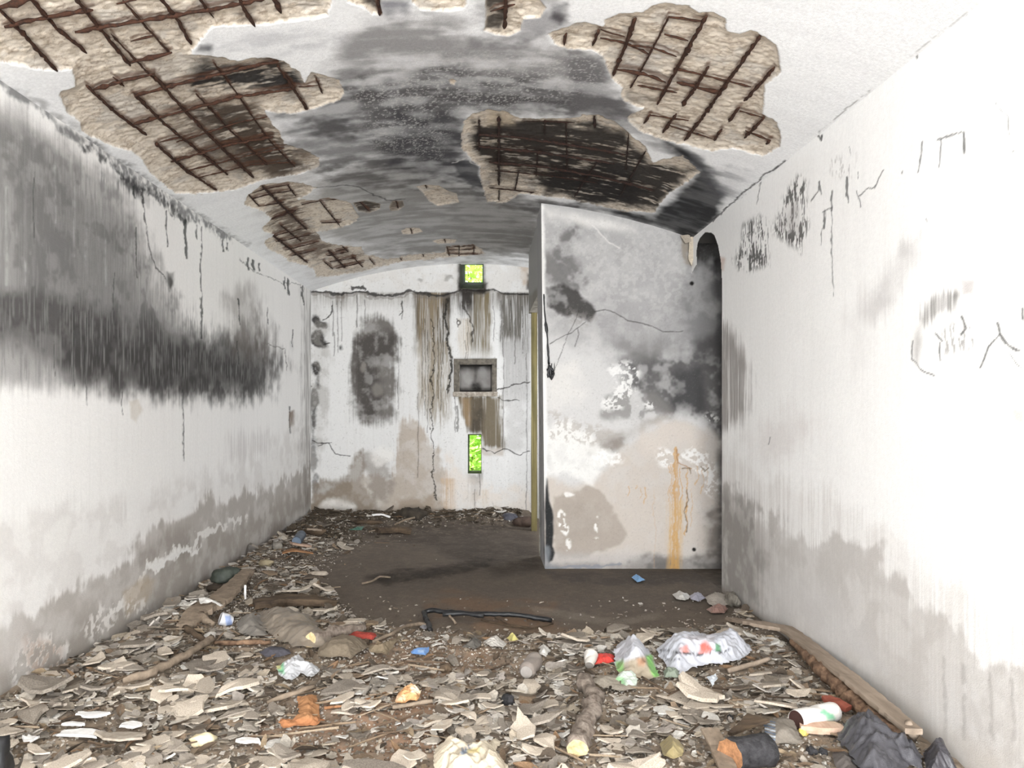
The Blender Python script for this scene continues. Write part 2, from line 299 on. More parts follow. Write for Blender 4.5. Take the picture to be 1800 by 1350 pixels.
# spalled patches: a real recess with a rough bed
dep = np.zeros(len(X)); bed = np.zeros(len(X))
jag = 5.0*(c.nm-.5)+5*(c.nf-.5)
for k, S_ in enumerate(SPALLS):
    x0 = min(p[0] for p in S_)-14; x1 = max(p[0] for p in S_)+14; y0 = min(p[1] for p in S_)-14; y1 = max(p[1] for p in S_)+14
    i = c.reg(x0, y0, x1, y1)
    d = -sdf(c.x[i], c.y[i], S_)+jag[i]*(1 if k in (0, 1, 10, 11) else .4)
    dep[i] = np.maximum(dep[i], ss(0, 3.0, d)*.55+ss(5, 16, d)*.45); bed[i] = np.maximum(bed[i], ss(0, 1.6, d))
beds = fbm(c.u*52, c.v*38, 4, 21); bedr = np.abs(fbm(c.u*14, c.v*9, 4, 22)-.5)*2
disp = dep*(.014+.010*beds+.004*ss(.1, .5, bedr))
c.lay(bed, (212,199,182))
c.lay(bed*.55*ss(.35, .62, beds), (228,218,204)); c.lay(bed*.5*(1-ss(.30, .44, beds)), (160,144,124)); c.lay(bed*.45*ss(.55, .68, c.nm), (190,186,180))
c.lay(bed*.5*(1-ss(.01, .05, bedr)), (128,104,84))
def bedblob(poly, color, a, soft, warp=10, lo=.38, hi=.55, tex=.9):
    i, m = c.blob(poly, color, a, soft, warp, 0, 0, only=True)
    n = fbm(c.u[i]*34, c.v[i]*9, 4, 55)*.65+fbm(c.u[i]*6, c.v[i]*5, 2, 56)*.35
    m = m*bed[i]*(1-tex+tex*ss(lo, hi, n)); m = m[:, None]; c.col[i] = c.col[i]*(1-m)+lin(color)*m
bedblob([(360,115),(420,110),(500,108),(525,150),(510,165),(460,165),(380,175),(320,165)], (40,38,38), .97, 12, 12, .33, .47, .85)
bedblob([(370,190),(440,195),(480,240),(525,290),(500,310),(440,305),(400,260),(350,215)], (44,40,38), .97, 14, 12, .31, .45, .85)
bedblob([(300,170),(450,180),(560,280),(500,320),(380,300),(300,240)], (92,78,66), .7, 16, 12, .36, .48)
bedblob([(320,20),(380,15),(375,35),(330,35)], (130,128,130), .6, 10); bedblob([(410,25),(450,20),(455,45),(420,45)], (90,80,76), .8, 10)
bedblob([(480,340),(530,330),(545,400),(600,430),(560,460),(500,430),(470,395)], (84,68,58), .8, 12)
bedblob([(600,440),(640,450),(630,470),(580,470)], (100,84,70), .7, 8)
bedblob(SP_D, (60,52,46), .95, 5, 3, .3, .5, .5); bedblob(SP_E, (80,68,58), .8, 4, 3, .3, .5, .5)
bedblob([(851,-60),(853,30),(850,55),(880,60),(890,40),(900,-60)], (60,54,50), .92, 5, 4, .3, .5, .5)
bedblob([(600,-60),(640,10),(672,25),(668,-60)], (48,44,42), .9, 5, 5, .3, .5, .5)
bedblob([(830,215),(960,210),(1100,235),(1140,290),(1220,300),(1150,370),(1040,360),(960,340),(930,310),(850,290),(830,270)], (42,37,34), .97, 8, 10, .34, .46, .72)
bedblob([(960,290),(1100,300),(1140,340),(1100,365),(960,340)], (36,32,30), .9, 12, 8, .3, .4)
bedblob([(850,260),(920,260),(940,330),(860,320)], (60,50,42), .6, 10, 8, .4, .5)
bedblob([(860,195),(905,200),(905,225),(850,225)], (200,184,160), .7, 8, 5, .3, .4, .3)
bedblob([(1100,80),(1190,95),(1180,120),(1100,115)], (176,170,166), .5, 12); bedblob([(1100,165),(1160,175),(1150,190),(1105,180)], (120,112,104), .7, 6)
# rust round each bar
for pts, th in ALLB:
    x0 = min(p[0] for p in pts)-12; x1 = max(p[0] for p in pts)+12; y0 = min(p[1] for p in pts)-12; y1 = max(p[1] for p in pts)+12
    i = c.reg(x0, y0, x1, y1)
    sc = 2.6 if th else 1.6
    d = ldist(c.x[i]+6*(c.nf[i]-.5), c.y[i]+5*(c.nm[i]-.5), pts)
    m = (1-ss(sc*.5, sc*2.2, d))*bed[i]*.75*ss(.35, .5, c.nm[i]+.1); dk = pts in [b_[0] for b_ in BARS_S]; m = (m*(.6 if dk else .9))[:, None]; c.col[i] = c.col[i]*(1-m)+lin((52,38,30) if dk else (96,62,44))*m
# random fine cracks and drips next to the beds
nx = (P[:, 0]-XC)/RV; nz = (P[:, 2]-ZC)/RV
P2 = P.copy(); dd = disp+.004*(c.nb-.5)
P2[:, 0] += nx*dd; P2[:, 2] += nz*dd
o = npmesh('ceiling', P2, gridF(len(xs), len(ys))[:, ::-1], M_ceil, c.col); tag(o, 'white vaulted concrete ceiling with soot and spalled patches', kind='structure')
del c, P, P2

def tube_geo(pts, rad, sides=7, seed=0, wob=.25, cap=True, lump=.0):
    pts = [Vector(p) for p in pts]; n = len(pts); V = []; Fc = []
    if not hasattr(rad, '__len__'): rad = [rad]*n
    rd = random.Random(seed)
    up = Vector((.13, .21, .97)); t0 = (pts[-1]-pts[0]).normalized()
    if abs(t0.dot(up)) > .9: up = Vector((1, 0, 0))
    for i, p in enumerate(pts):
        t = (pts[min(i+1, n-1)]-pts[max(i-1, 0)]).normalized()
        a = t.cross(up).normalized(); b = a.cross(t)
        for k in range(sides):
            an = 2*math.pi*k/sides; r = rad[i]*(1+wob*(rd.random()-.5))
            V.append(p+(a*math.cos(an)+b*math.sin(an))*r)
    for i in range(n-1):
        for k in range(sides):
            k2 = (k+1) % sides; Fc.append((i*sides+k, i*sides+k2, (i+1)*sides+k2, (i+1)*sides+k))
    if cap: Fc.append(tuple(range(sides-1, -1, -1))); Fc.append(tuple((n-1)*sides+k for k in range(sides)))
    return V, Fc
def resample(pts, n):
    pts = [Vector(p) for p in pts]; L = [0]
    for a, b in zip(pts[:-1], pts[1:]): L.append(L[-1]+(b-a).length)
    out = []
    for i in range(n):
        s = L[-1]*i/(n-1); j = 0
        while j < len(L)-2 and L[j+1] < s: j += 1
        f = (s-L[j])/max(L[j+1]-L[j], 1e-9); out.append(pts[j].lerp(pts[j+1], f))
    return out, L[-1]
def bars(name, label, blist, mat):
    cs = [cp(*p) for b, _ in blist for p in b]; ctr = sum(cs, Vector())/len(cs)
    root = thing(name, label, 'rebar', ctr)
    for k, (b, th) in enumerate(blist):
        pp = [cp(p[0], p[1], .004 if th else .011) for p in b]
        n = max(4, int(sum((q-r).length for q, r in zip(pp[:-1], pp[1:]))/.025)); rp, L = resample(pp, n)
        rr = random.Random(k*7+len(blist)); r0 = (.0095 if th else .0055)
        rp = [p+Vector((rr.uniform(-1, 1), rr.uniform(-1, 1), rr.uniform(-1, 1)))*r0*.28 for p in rp]
        rad = [r0*rr.uniform(.62, 1.2)*(1.45 if rr.random() < .1 else 1) for _ in rp]; rad[0] *= .6; rad[-1] *= .5
        V, Fc = tube_geo(rp, rad, 7, k, .5)
        relink(npmesh('steel_bar', V, Fc, mat, smooth=True), root)
    return root
bars('rebar_grid', 'rusty rebar grid exposed in the large spalled patch over the left wall', BARS_A, M_rust)
bars('rebar_grid', 'thin dark rebar grid in the small spalled patch near the far left corner', BARS_C, M_rustd)
bars('rebar_grid', 'short ladder of rebar in the ceiling just above the square vent', BARS_H, M_rustd)
bars('rebar_grid', 'rusty slanting rebar grid in the pale spalled patch over the right wall', BARS_R, M_rust)
bars('rebar_grid', 'sooty rebar grid in the blackened patch right above the partition wall', BARS_S, M_rustk)
bars('rebar_grid', 'single rusty bar in the dark ceiling hole at the top edge, left of centre', BARS_T, M_rust)
bars('rebar_grid', 'rusty bar with a branch in the half-black ceiling patch at the top centre', BARS_T3, M_rust)
for b, lb in zip(SMALL, ['stub of rebar poking from the lone beige ceiling patch left of the black one', 'stub of rebar in the small dark oval hole beside the far left rebar patch', 'stub of rebar in the smallest dark hole in mid ceiling', 'stub of rebar in the faint shallow patch far down the ceiling', 'stub of rebar in the ceiling just above the ladder-like rebar']):
    bars('rebar_stub', lb, [b], M_rustd)

# ================================================================== LEFT WALL
ys = np.concatenate([np.linspace(YB, 2.9, 40)[:-1], depths(2.9, YF, .0023)]); zs = np.linspace(-.03, ZS+.01, 470)
Yg, Zg = np.meshgrid(ys, zs, indexing='ij'); Yg = Yg.ravel(); Zg = Zg.ravel()
P = np.stack([np.full_like(Yg, XL), Yg, Zg], 1); c = Paint(P, Yg, Zg, (238,236,233))
c.lay(.12*ss(.45, .75, c.st), (205,203,200))
B = c.blob
B([(-200,120),(0,180),(60,215),(110,250),(160,290),(205,330),(240,370),(260,440),(290,500),(320,560),(370,600),(440,560),(480,600),(500,640),(470,690),(300,700),(0,670),(-200,640)], (142,140,138), .86, 26, 18, 10, .16, .3, .6, 'b')
B([(-200,230),(60,240),(200,330),(300,560),(330,600),(-200,600)], (176,174,172), .5, 25, 14, 14, 1, .50, .66, 's')
B([(-200,180),(0,230),(70,260),(140,310),(190,360),(220,450),(260,540),(240,600),(-200,560)], (108,107,107), .55, 25, 24, 10, .35, .38, .6, 'b')
B([(-200,520),(0,510),(100,520),(200,545),(270,560),(330,595),(400,600),(455,600),(490,640),(470,685),(430,705),(330,698),(210,690),(130,668),(70,640),(0,600),(-200,590)], (74,72,71), .92, 22, 14, 5, .25, .35, .55, 'm')
B([(120,560),(320,600),(440,640),(440,690),(320,690),(200,675),(110,640)], (58,56,55), .7, 25, 16, 5, .3)
B([(395,520),(440,500),(480,590),(470,640),(410,620)], (120,112,106), .5, 18, 10, 12)
B([(-100,600),(60,610),(120,660),(60,680),(-100,660)], (170,168,166), .6, 22, 6, 18)
c.line([(-60,100),(0,140),(60,185),(120,230),(170,262),(230,302),(290,345),(400,415)], 15, (84,84,86), .8, 3, .42, 7, .2)
c.line([(150,260),(200,300),(240,325),(270,345),(330,385)], 13, (46,46,48), .85, 3, .42, 5, .18)
B([(170,285),(240,320),(265,350),(260,365),(240,345),(180,310)], (58,58,60), .85, 8, 6, 12, .5)
for x_, y_, l_, w_ in [(293,372,60,3),(327,387,65,5),(345,395,25,3),(354,400,195,2.6),(392,420,22,3),(400,428,14,2.5),(437,452,22,3),(446,458,16,4),(455,462,14,3),(420,525,45,2.2),(418,600,40,1.4),(500,487,22,3),(507,492,26,5),(533,505,30,5),(470,540,30,1.4),(515,580,30,1.3),(200,480,90,1.2),(130,540,140,1.5),(152,560,150,1.4),(60,300,130,1.2),(95,600,60,1.4),(240,400,90,1.3),(250,330,25,4),(236,328,22,4),(510,715,45,4),(322,640,170,1.5),(215,690,40,1.3)]:
    c.line([(x_, y_), (x_-1, y_+l_*.5), (x_+1, y_+l_)], w_, (44,48,46), .85, .8, .3)
for x_, y_, l_ in [(12,330,170),(45,320,180),(97,250,140),(130,330,120),(150,390,90),(60,420,80),(185,420,80)]:
    c.line([(x_, y_), (x_, y_+l_)], 3.5, (205,204,202), .35, .5, .4, 3, .2)
c.line([(247,335),(252,380),(262,430),(275,470),(292,490)], 2.2, (62,60,60), .85, 1.2)
B([(293,478),(307,478),(305,500),(298,512)], (60,58,56), .9, 4, 3); B([(227,705),(245,700),(250,720),(240,745),(228,735)], (205,196,182), .8, 3, 3)
c.line([(420,455),(450,480),(500,498),(530,500)], 1.6, (90,88,86), .6, 1, .4)
c.line([(460,600),(490,612),(500,615),(502,650)], 1.4, (120,116,112), .8, 1)
B([(508,725),(516,722),(516,745),(510,750)], (110,86,66), .8, 3, 2)
B([(395,770),(470,760),(475,800),(400,810)], (190,184,182), .5, 14, 8, 14, .6, .45, .6, 's')
B([(-200,200),(60,240),(200,340),(300,520),(400,600),(470,680),(-200,660)], (86,85,84), .5, 25, 14, 12, 1, .48, .68, 'sf')
B([(-200,200),(60,240),(200,340),(300,520),(330,600),(-200,600)], (96,95,94), .5, 25, 14, 12, 1, .48, .62, 'm')
B([(-200,200),(60,240),(200,340),(300,520),(400,600),(470,680),(-200,660)], (176,175,173), .3, 25, 14, 12, 1, .50, .75, 'sf')
# damp lower part
D = [(548,815),(520,830),(500,838),(480,862),(430,870),(395,882),(370,868),(335,905),(300,915),(262,915),(235,955),(228,985),(190,1005),(150,1015),(130,1040),(80,1062),(20,1090),(-200,1130),(-300,1700),(700,1700),(560,900)]
B([(548,740),(400,830),(300,860),(150,890),(0,910),(-200,940),(-300,1700),(700,1700)], (214,210,206), .7, 25, 24, 12, .55, .40, .6, 'm')
B(D, (165,158,150), .85, 7, 16, 9, .25)
B([(548,860),(500,880),(430,915),(350,950),(280,1000),(200,1060),(100,1120),(-200,1230),(-200,1700),(700,1700),(560,920)], (146,138,129), .55, 18, 12, 8, .4)
B([(540,900),(480,930),(430,970),(380,1010),(300,1060),(340,1060),(440,990),(545,925)], (112,103,96), .75, 12, 8, 4, .3)
B([(250,950),(330,930),(350,960),(270,985),(235,1000)], (136,127,120), .5, 16, 8, 10)
c.line([(195,1075),(230,1040),(262,1000),(300,978),(340,955),(362,940),(400,922),(425,912)], 15, (224,221,216), .9, 4, .36)
c.line([(262,1000),(300,982),(345,960)], 10, (232,230,226), .9, 4, .3)
B([(215,1040),(255,1010),(275,1020),(260,1060),(225,1085)], (176,160,138), .8, 6, 5)
B([(215,1060),(255,1050),(262,1080),(222,1085)], (224,220,214), .8, 5, 6, 0, .9, .45, .52, 'f')
B([(20,1190),(40,1130),(90,1110),(120,1135),(110,1170),(60,1195),(30,1215)], (228,224,219), .95, 10, 8, 8, .95, .50, .55, 'f')
B([(145,1110),(175,1060),(200,1080),(195,1110),(160,1130)], (224,220,215), .85, 8, 6, 6, .95, .52, .57, 'f')
B([(40,1120),(110,1130),(100,1200),(50,1200)], (150,120,96), .6, 12, 8, 0, .9, .52, .6, 'f')
B([(220,850),(250,835),(250,925),(225,955)], (236,234,231), .85, 6, 6, 12); B([(310,880),(340,865),(340,900),(312,915)], (234,232,229), .85, 4, 4, 4)
B([(75,940),(120,910),(115,965),(90,985),(75,970)], (236,234,230), .6, 6, 8, 8); B([(520,905),(548,890),(548,925),(500,950),(478,962)], (218,214,208), .7, 7, 6)
B([(0,1090),(40,1060),(50,1130),(20,1180),(-20,1160)], (205,200,196), .5, 18, 10)
B([(534,505),(552,505),(552,780),(540,900),(530,780)], (100,94,88), .6, 9, 6, 8, .7, .42, .58, 's')
rel = -.006*ss(.45, .6, c.nm)*0+.006*(c.nb-.5)+.002*(c.nm-.5)
P[:, 0] += rel
o = npmesh('wall_left', P, gridF(len(ys), len(zs)), M_wall, c.col); tag(o, kind='structure', label='long white plaster wall on the left with a black soot band and damp foot')
del c

# ================================================================== RIGHT WALL (with the doorway before the partition)
DOOR = [(6.25,-.2),(6.25,2.5),(6.28,2.68),(6.357,2.84),(6.45,2.94),(6.55,2.99),(6.72,3.035),(6.88,3.02),(6.95,2.99),(6.99,2.93),(6.98,2.80),(7.04,2.79),(7.30,2.70),(7.30,-.2)]
ys = np.concatenate([np.linspace(YB, 2.4, 36)[:-1], depths(2.4, 7.3, .0020)]); zs = np.linspace(-.03, ZS+.01, 500)
Yg, Zg = np.meshgrid(ys, zs, indexing='ij'); keep0 = sdf(Yg.ravel(), Zg.ravel(), DOOR)
Yg = Yg.ravel(); Zg = Zg.ravel(); P = np.stack([np.full_like(Yg, XR), Yg, Zg], 1); c = Paint(P, Yg, Zg, (243,242,240))
B = c.blob
c.lay(.10*ss(.45, .75, c.st), (212,210,207))
B([(1250,770),(1330,830),(1400,850),(1470,880),(1560,930),(1640,1010),(1760,1080),(1900,1140),(1900,1800),(1250,1300)], (216,212,208), .7, 26, 26, 12, .6, .4, .58, 's')
B([(1250,840),(1330,890),(1400,940),(1470,950),(1540,960),(1560,1000),(1600,1045),(1640,1080),(1690,1100),(1730,1160),(1770,1165),(1900,1180),(1900,1800),(1250,1300)], (184,179,174), .8, 9, 22, 9, .25, .35, .6, 'm')
B([(1260,860),(1320,880),(1350,950),(1340,1060),(1300,1060),(1262,1050)], (128,123,118), .7, 24, 10, 12, .4)
B([(1262,560),(1290,590),(1310,640),(1312,720),(1300,740),(1262,760)], (120,112,106), .75, 14, 8, 14, .5, .35, .55, 's')
B([(1320,770),(1380,720),(1440,740),(1400,800),(1340,820)], (215,208,205), .45, 25, 10, 20)
B([(1560,940),(1620,960),(1660,1000),(1640,1030),(1580,1000)], (238,236,233), .7, 10, 8, 14, .6)
B([(1345,1020),(1420,1010),(1500,1080),(1560,1180),(1480,1150),(1380,1080)], (205,202,200), .5, 20, 12, 10)
B([(1625,405),(1600,470),(1575,530),(1535,572),(1518,548),(1540,500),(1585,430)], (188,184,182), .6, 16, 6, 14, .4)
B([(1480,560),(1530,500),(1540,600),(1500,660)], (222,219,217), .4, 20, 6, 12)
# scabby dark patches
def scab(poly, lo=.52, a=.9, col=(70,68,66)):
    i, m = c.blob(poly, col, 1, 8, 6, 0, 0, only=True)
    n = .7*fbm(c.u[i]*70+3*c.nm[i], c.v[i]*17, 3, 91)+.3*c.nm[i]; m = m*ss(lo, lo+.04, n)*a; m = m[:, None]; c.col[i] = c.col[i]*(1-m)+lin(col)*m
scab([(1290,455),(1308,395),(1345,375),(1352,410),(1350,465),(1320,478),(1300,475)], .50)
scab([(1360,400),(1378,350),(1400,305),(1420,320),(1420,400),(1408,445),(1390,430),(1365,415)], .51)
B([(1370,380),(1395,350),(1410,370),(1400,410),(1375,400)], (150,144,142), .5, 12, 8, 8)
scab([(1460,280),(1500,270),(1500,310),(1462,312)], .58, .5, (150,145,142))
L = c.line
L([(1253,387),(1300,345),(1345,308),(1385,280)], 4, (66,64,64), .9, 1.5); L([(1436,232),(1444,245),(1446,238)], 4, (80,78,76), .9, 1); L([(1486,190),(1535,158)], 4, (120,118,116), .8, 1.5, .42)
L([(1600,100),(1640,68),(1700,26)], 3, (130,128,126), .7, 1.5, .40); L([(1612,92),(1613,102)], 4, (90,88,86), .9, 1)
for pts, w_ in [([(1448,370),(1447,400)],7),([(1445,372),(1462,365)],5),([(1463,335),(1462,370)],5),([(1462,370),(1464,520)],1.6),([(1445,400),(1444,430)],1.5),([(1490,315),(1491,355)],5),([(1507,335),(1512,352),(1514,364)],3),([(1512,345),(1525,332),(1538,330),(1553,298)],2.5),([(1425,355),(1438,335),(1440,320)],3),([(1441,320),(1441,342)],4),([(1493,260),(1495,270)],2),([(1507,300),(1508,315)],1.6),([(1623,250),(1614,300)],2.5),([(1650,246),(1665,240),(1690,232)],4),([(1655,245),(1650,295)],2),([(1694,232),(1695,270)],5),([(1587,302),(1587,307)],3),([(1627,382),(1629,386)],2),([(1340,300),(1330,360)],1.2),([(1755,570),(1759,590),(1740,612),(1724,645)],4.5),([(1760,592),(1775,608),(1792,616)],8),([(1775,620),(1800,655)],2),([(1604,598),(1606,630),(1618,650),(1645,662)],2.5),([(1690,555),(1697,575),(1690,585)],5),([(1645,585),(1656,597)],4),([(1653,600),(1655,635)],3),([(1798,540),(1800,560)],5),([(1752,180),(1772,205),(1776,238)],1),([(1782,268),(1778,272)],2),([(1355,770),(1352,780)],2)]:
    L(pts, w_*.85, (70,70,70), .8, 1.1, .33)
B([(1618,560),(1630,535),(1660,512),(1680,520),(1672,545),(1645,555),(1625,575)], (120,116,112), .8, 8, 6, 12, .5, .42, .58, 's')
B([(1605,600),(1612,575),(1625,560),(1612,640)], (160,156,152), .6, 6, 4); scab([(1690,560),(1720,570),(1720,610),(1660,620),(1655,580)], .56, .6, (130,126,122))
B([(1695,495),(1715,492),(1712,520),(1695,515)], (185,178,175), .6, 6, 4); B([(1780,720),(1800,720),(1800,745),(1785,740)], (196,188,180), .6, 6, 4)
B([(1262,450),(1276,455),(1272,475),(1262,478)], (190,150,128), .5, 4, 2)
for x_ in (1655, 1690, 1738, 1775): L([(x_, 1160+(x_-1655)*.3), (x_+6, 1300)], 7, (150,145,141), .45, 2, .35, 4)
B([(1490,1150),(1600,1240),(1760,1330),(1800,1420),(1600,1330)], (196,188,178), .5, 20, 8)
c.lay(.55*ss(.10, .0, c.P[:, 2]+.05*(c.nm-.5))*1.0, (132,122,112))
P[:, 0] += .006*(c.nb-.5)+.002*(c.nm-.5)
K = (keep0.reshape(len(ys), len(zs)) > 0); kq = K[:-1, :-1] & K[1:, 1:] & K[1:, :-1] & K[:-1, 1:]
o = npmesh('wall_right', P, gridF(len(ys), len(zs), kq)[:, ::-1], M_wall, c.col); tag(o, kind='structure', label='white plaster wall on the right ending at a dark doorway')
# reveal of the doorway
rv = DOOR[:9]; Vj = []; Fj = []; cj = []
for y_, z_ in rv:
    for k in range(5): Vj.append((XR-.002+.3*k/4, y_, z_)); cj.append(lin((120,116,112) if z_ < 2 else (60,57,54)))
for i in range(len(rv)-1):
    for k in range(4): a = i*5+k; Fj.append((a, a+1, a+6, a+5))
o = npmesh('trim_1', Vj, Fj, M_wall, np.array(cj), smooth=False); tag(o, kind='structure', label='reveal of the doorway in the right wall')
# side room behind the doorway
def box_shell(name, x0, x1, y0, y1, z0, z1, skip, color, mat, label):
    V = [(x, y, z) for x in (x0, x1) for y in (y0, y1) for z in (z0, z1)]
    fs = {'x0': (0,1,3,2), 'x1': (4,6,7,5), 'y0': (0,4,5,1), 'y1': (2,3,7,6), 'z0': (0,2,6,4), 'z1': (1,5,7,3)}
    o = npmesh(name, V, [f for k, f in fs.items() if k not in skip], mat, np.tile(lin(color), (8, 1)), smooth=False)
    return tag(o, kind='structure', label=label)
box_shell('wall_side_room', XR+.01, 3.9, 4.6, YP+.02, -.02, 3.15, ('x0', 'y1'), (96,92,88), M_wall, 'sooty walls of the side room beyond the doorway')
del c

# ================================================================== PARTITION
zs = np.linspace(-.03, 3.46, 520); xs = np.concatenate([np.linspace(0, 1, 300)]); 
U, Zg = np.meshgrid(xs, zs, indexing='ij'); U = U.ravel(); Zg = Zg.ravel()
XE = .538+.034*np.clip(1-Zg/3.37, 0, 1)
Xg = XE+(2.75-XE)*U; P = np.stack([Xg, np.full_like(Xg, YP), Zg], 1); c = Paint(P, Xg, Zg, (196,194,192)); B = c.blob; L = c.line
B([(940,340),(1290,340),(1290,640),(1200,650),(1100,640),(1060,600),(1000,600),(940,560)], (150,148,147), .74, 25, 20, 0, .25, .38, .6, 'm')
B([(950,370),(1290,400),(1290,640),(950,560)], (188,186,184), .45, 20, 10, 0, 1, .5, .62, 'f')
B([(1050,520),(1130,560),(1290,540),(1290,640),(1130,650),(1040,620)], (148,146,146), .6, 25, 16, 0, .4)
B([(950,490),(965,450),(985,415),(1010,388),(1020,395),(1008,430),(1010,460),(1030,490),(1035,515),(1000,505)], (96,94,93), .8, 9, 9, 0, .6, .38, .55)
B([(952,440),(970,430),(975,500),(955,505)], (120,118,116), .7, 8, 8)
B([(958,504),(990,500),(1015,512),(1035,532),(1048,548),(1038,568),(1015,560),(990,552),(962,540)], (62,60,58), .95, 4, 6, 0, .45, .3, .5)
B([(1000,545),(1050,560),(1030,580),(1000,570)], (140,136,132), .6, 8, 8, 0, .9, .45, .55, 'f')
B([(1210,400),(1290,400),(1290,640),(1240,640),(1210,600),(1195,540),(1205,450)], (112,111,111), .75, 18, 12, 0, .3)
B([(1090,640),(1140,628),(1190,628),(1230,600),(1290,580),(1290,800),(1240,745),(1215,735),(1180,735),(1150,715),(1120,690)], (80,78,78), .9, 14, 14, 0, .45, .35, .55)
B([(1180,660),(1230,650),(1240,730),(1180,720)], (54,54,55), .7, 12, 10)
B([(1075,600),(1150,590),(1200,615),(1120,640)], (120,118,116), .6, 16, 10, 8)
B([(1070,695),(1150,690),(1180,720),(1120,740),(1060,730)], (125,122,119), .75, 10, 12, 0, .8, .42, .52)
B([(1040,780),(1080,760),(1140,735),(1180,728),(1150,750),(1100,780),(1060,810),(1020,800)], (150,142,134), .7, 8, 9, 0, .6)
B([(1030,790),(1090,770),(1120,750),(1080,800),(1040,808)], (120,112,104), .6, 5, 6, 0, .7)
B([(1040,850),(1080,800),(1140,756),(1190,738),(1240,750),(1290,790),(1290,1010),(945,1010),(950,830),(1000,850)], (188,178,168), .85, 9, 9, 0, .3)
B([(1120,760),(1190,735),(1240,755),(1220,790),(1130,800)], (205,196,187), .6, 18, 10)
B([(960,760),(1000,740),(1060,790),(1080,800),(1040,850),(1010,840),(960,835)], (222,220,216), .85, 8, 12, 0, .4, .35, .5)
B([(960,720),(1010,740),(1080,760),(1040,780),(970,770)], (170,163,156), .7, 6, 10, 0, .95, .50, .56, 'f')
for bx, by, rx, ry in [(1065,805,22,12),(1210,800,30,10),(1170,805,12,14),(1240,825,18,12),(1255,850,16,16),(1100,690,18,7),(1130,712,14,5),(1250,735,14,6),(1100,655,25,14),(1075,710,14,7)]:
    c.ell(bx, by, rx*1.2, ry*1.2, (226,224,221), a=.85, soft=7, warp=11, tex=1, lo=.46, hi=.54, texn='f')
B([(948,640),(1010,640),(1040,700),(950,720)], (214,210,205), .6, 16, 10)
B([(975,875),(1000,868),(1030,855),(1058,866),(1072,885),(1082,908),(1098,938),(1088,955),(1060,968),(1030,978),(985,978),(972,950)], (163,153,143), .95, 4, 6, 0, .15)
B([(990,885),(1020,878),(1050,895),(1050,940),(1000,945)], (150,141,132), .5, 16, 6)
for bx, by, rx, ry in [(988,912,4,14),(993,930,7,9),(1048,925,3,8),(1048,950,2,4),(998,958,2,8),(1003,870,8,3),(1050,908,3,3)]:
    c.ell(bx, by, rx, ry, (222,219,215), a=.95, soft=2.5, warp=7, tex=1, lo=.44, hi=.52, texn='f')
B([(945,992),(1290,988),(1290,1010),(945,1010)], (108,100,92), .7, 4, 5, 0, .6)
B([(945,975),(1110,972),(1280,985),(1280,1010),(945,1010)], (176,173,172), .5, 8, 5); L([(955,997),(1000,996),(1090,991)], 7, (128,133,142), .7, 1.5)
B([(1100,985),(1130,972),(1170,980),(1200,978),(1290,960),(1290,1010),(1100,1010)], (98,95,92), .8, 8, 8, 0, .5)
B([(1235,900),(1290,880),(1290,990),(1240,985),(1250,940)], (108,102,97), .8, 10, 9, 0, .5); B([(1255,780),(1290,780),(1290,890),(1262,880)], (150,146,142), .6, 10, 8)
B([(958,838),(962,842),(966,880),(973,905),(973,940),(971,960),(974,972),(971,985),(964,990),(960,970),(957,900)], (24,27,30), .97, 2.2, 1.5, 0, .0)
B([(954,960),(964,962),(966,990),(990,1000),(955,1002)], (120,124,128), .8, 4, 3)
B([(940,360),(956,360),(960,600),(962,820),(948,990),(935,700)], (232,230,226), .8, 3, 2, 0, .1)
B([(950,362),(1000,372),(1060,385),(1120,400),(1120,410),(1040,398),(965,385)], (226,223,218), .6, 8, 6)
# rust runs
for x_, y0_, y1_, w_, a_ in [(1185,788,1000,6,.75),(1190,800,1000,5,.6),(1180,815,990,3,.5),(1196,820,930,2,.7),(1176,820,880,2,.6),(1208,822,860,2,.7),(1206,860,940,2.4,.75),(1215,860,925,1.5,.5),(1234,828,870,1.6,.6),(1225,820,850,1.5,.6),(1243,818,850,1.3,.5),(1135,858,885,1.6,.6),(1128,860,875,1.2,.5),(1104,858,868,1.6,.6),(1120,856,862,1.4,.5),(1190,940,1000,8,.5),(1150,860,1000,1,.3)]:
    L([(x_, y0_), (x_+2, (y0_+y1_)/2), (x_-1, y1_)], w_, (186,142,78), a_, 1.4, .2)
L([(1206,862),(1210,880),(1204,900),(1208,935)], 2, (96,78,56), .8, 1); L([(1187,790),(1192,812),(1215,822)], 3, (150,108,60), .7, 1); L([(1200,823),(1212,820),(1214,832)], 2.5, (110,92,66), .8, 1); L([(1232,822),(1240,830),(1246,824)], 2, (110,92,66), .8, 1)
B([(1172,880),(1200,880),(1198,1000),(1176,1000)], (196,160,104), .5, 6, 4, 3, .6, .4, .6, 's')
# cracks
for pts, w_ in [([(1045,548),(1062,543),(1080,548),(1100,560),(1140,573),(1165,580),(1200,582)],1.6),([(968,602),(985,592),(1005,585),(1028,566)],1.3),([(1012,610),(1018,590),(1015,578)],1),([(1020,540),(985,620),(975,650)],.7),([(1128,540),(1100,520),(1060,500)],.0)]:
    if w_: L(pts, w_, (60,58,56), .85, .8)
L([(1042,395),(1070,425),(1090,435)], 2, (215,212,208), .7, .6)
for bx, by, r in [(1216,498,4),(1220,966,3.8),(948,408,1.3)]: c.ell(bx, by, r, r, (30,28,26), a=1, soft=1.2, warp=.8, tex=0)
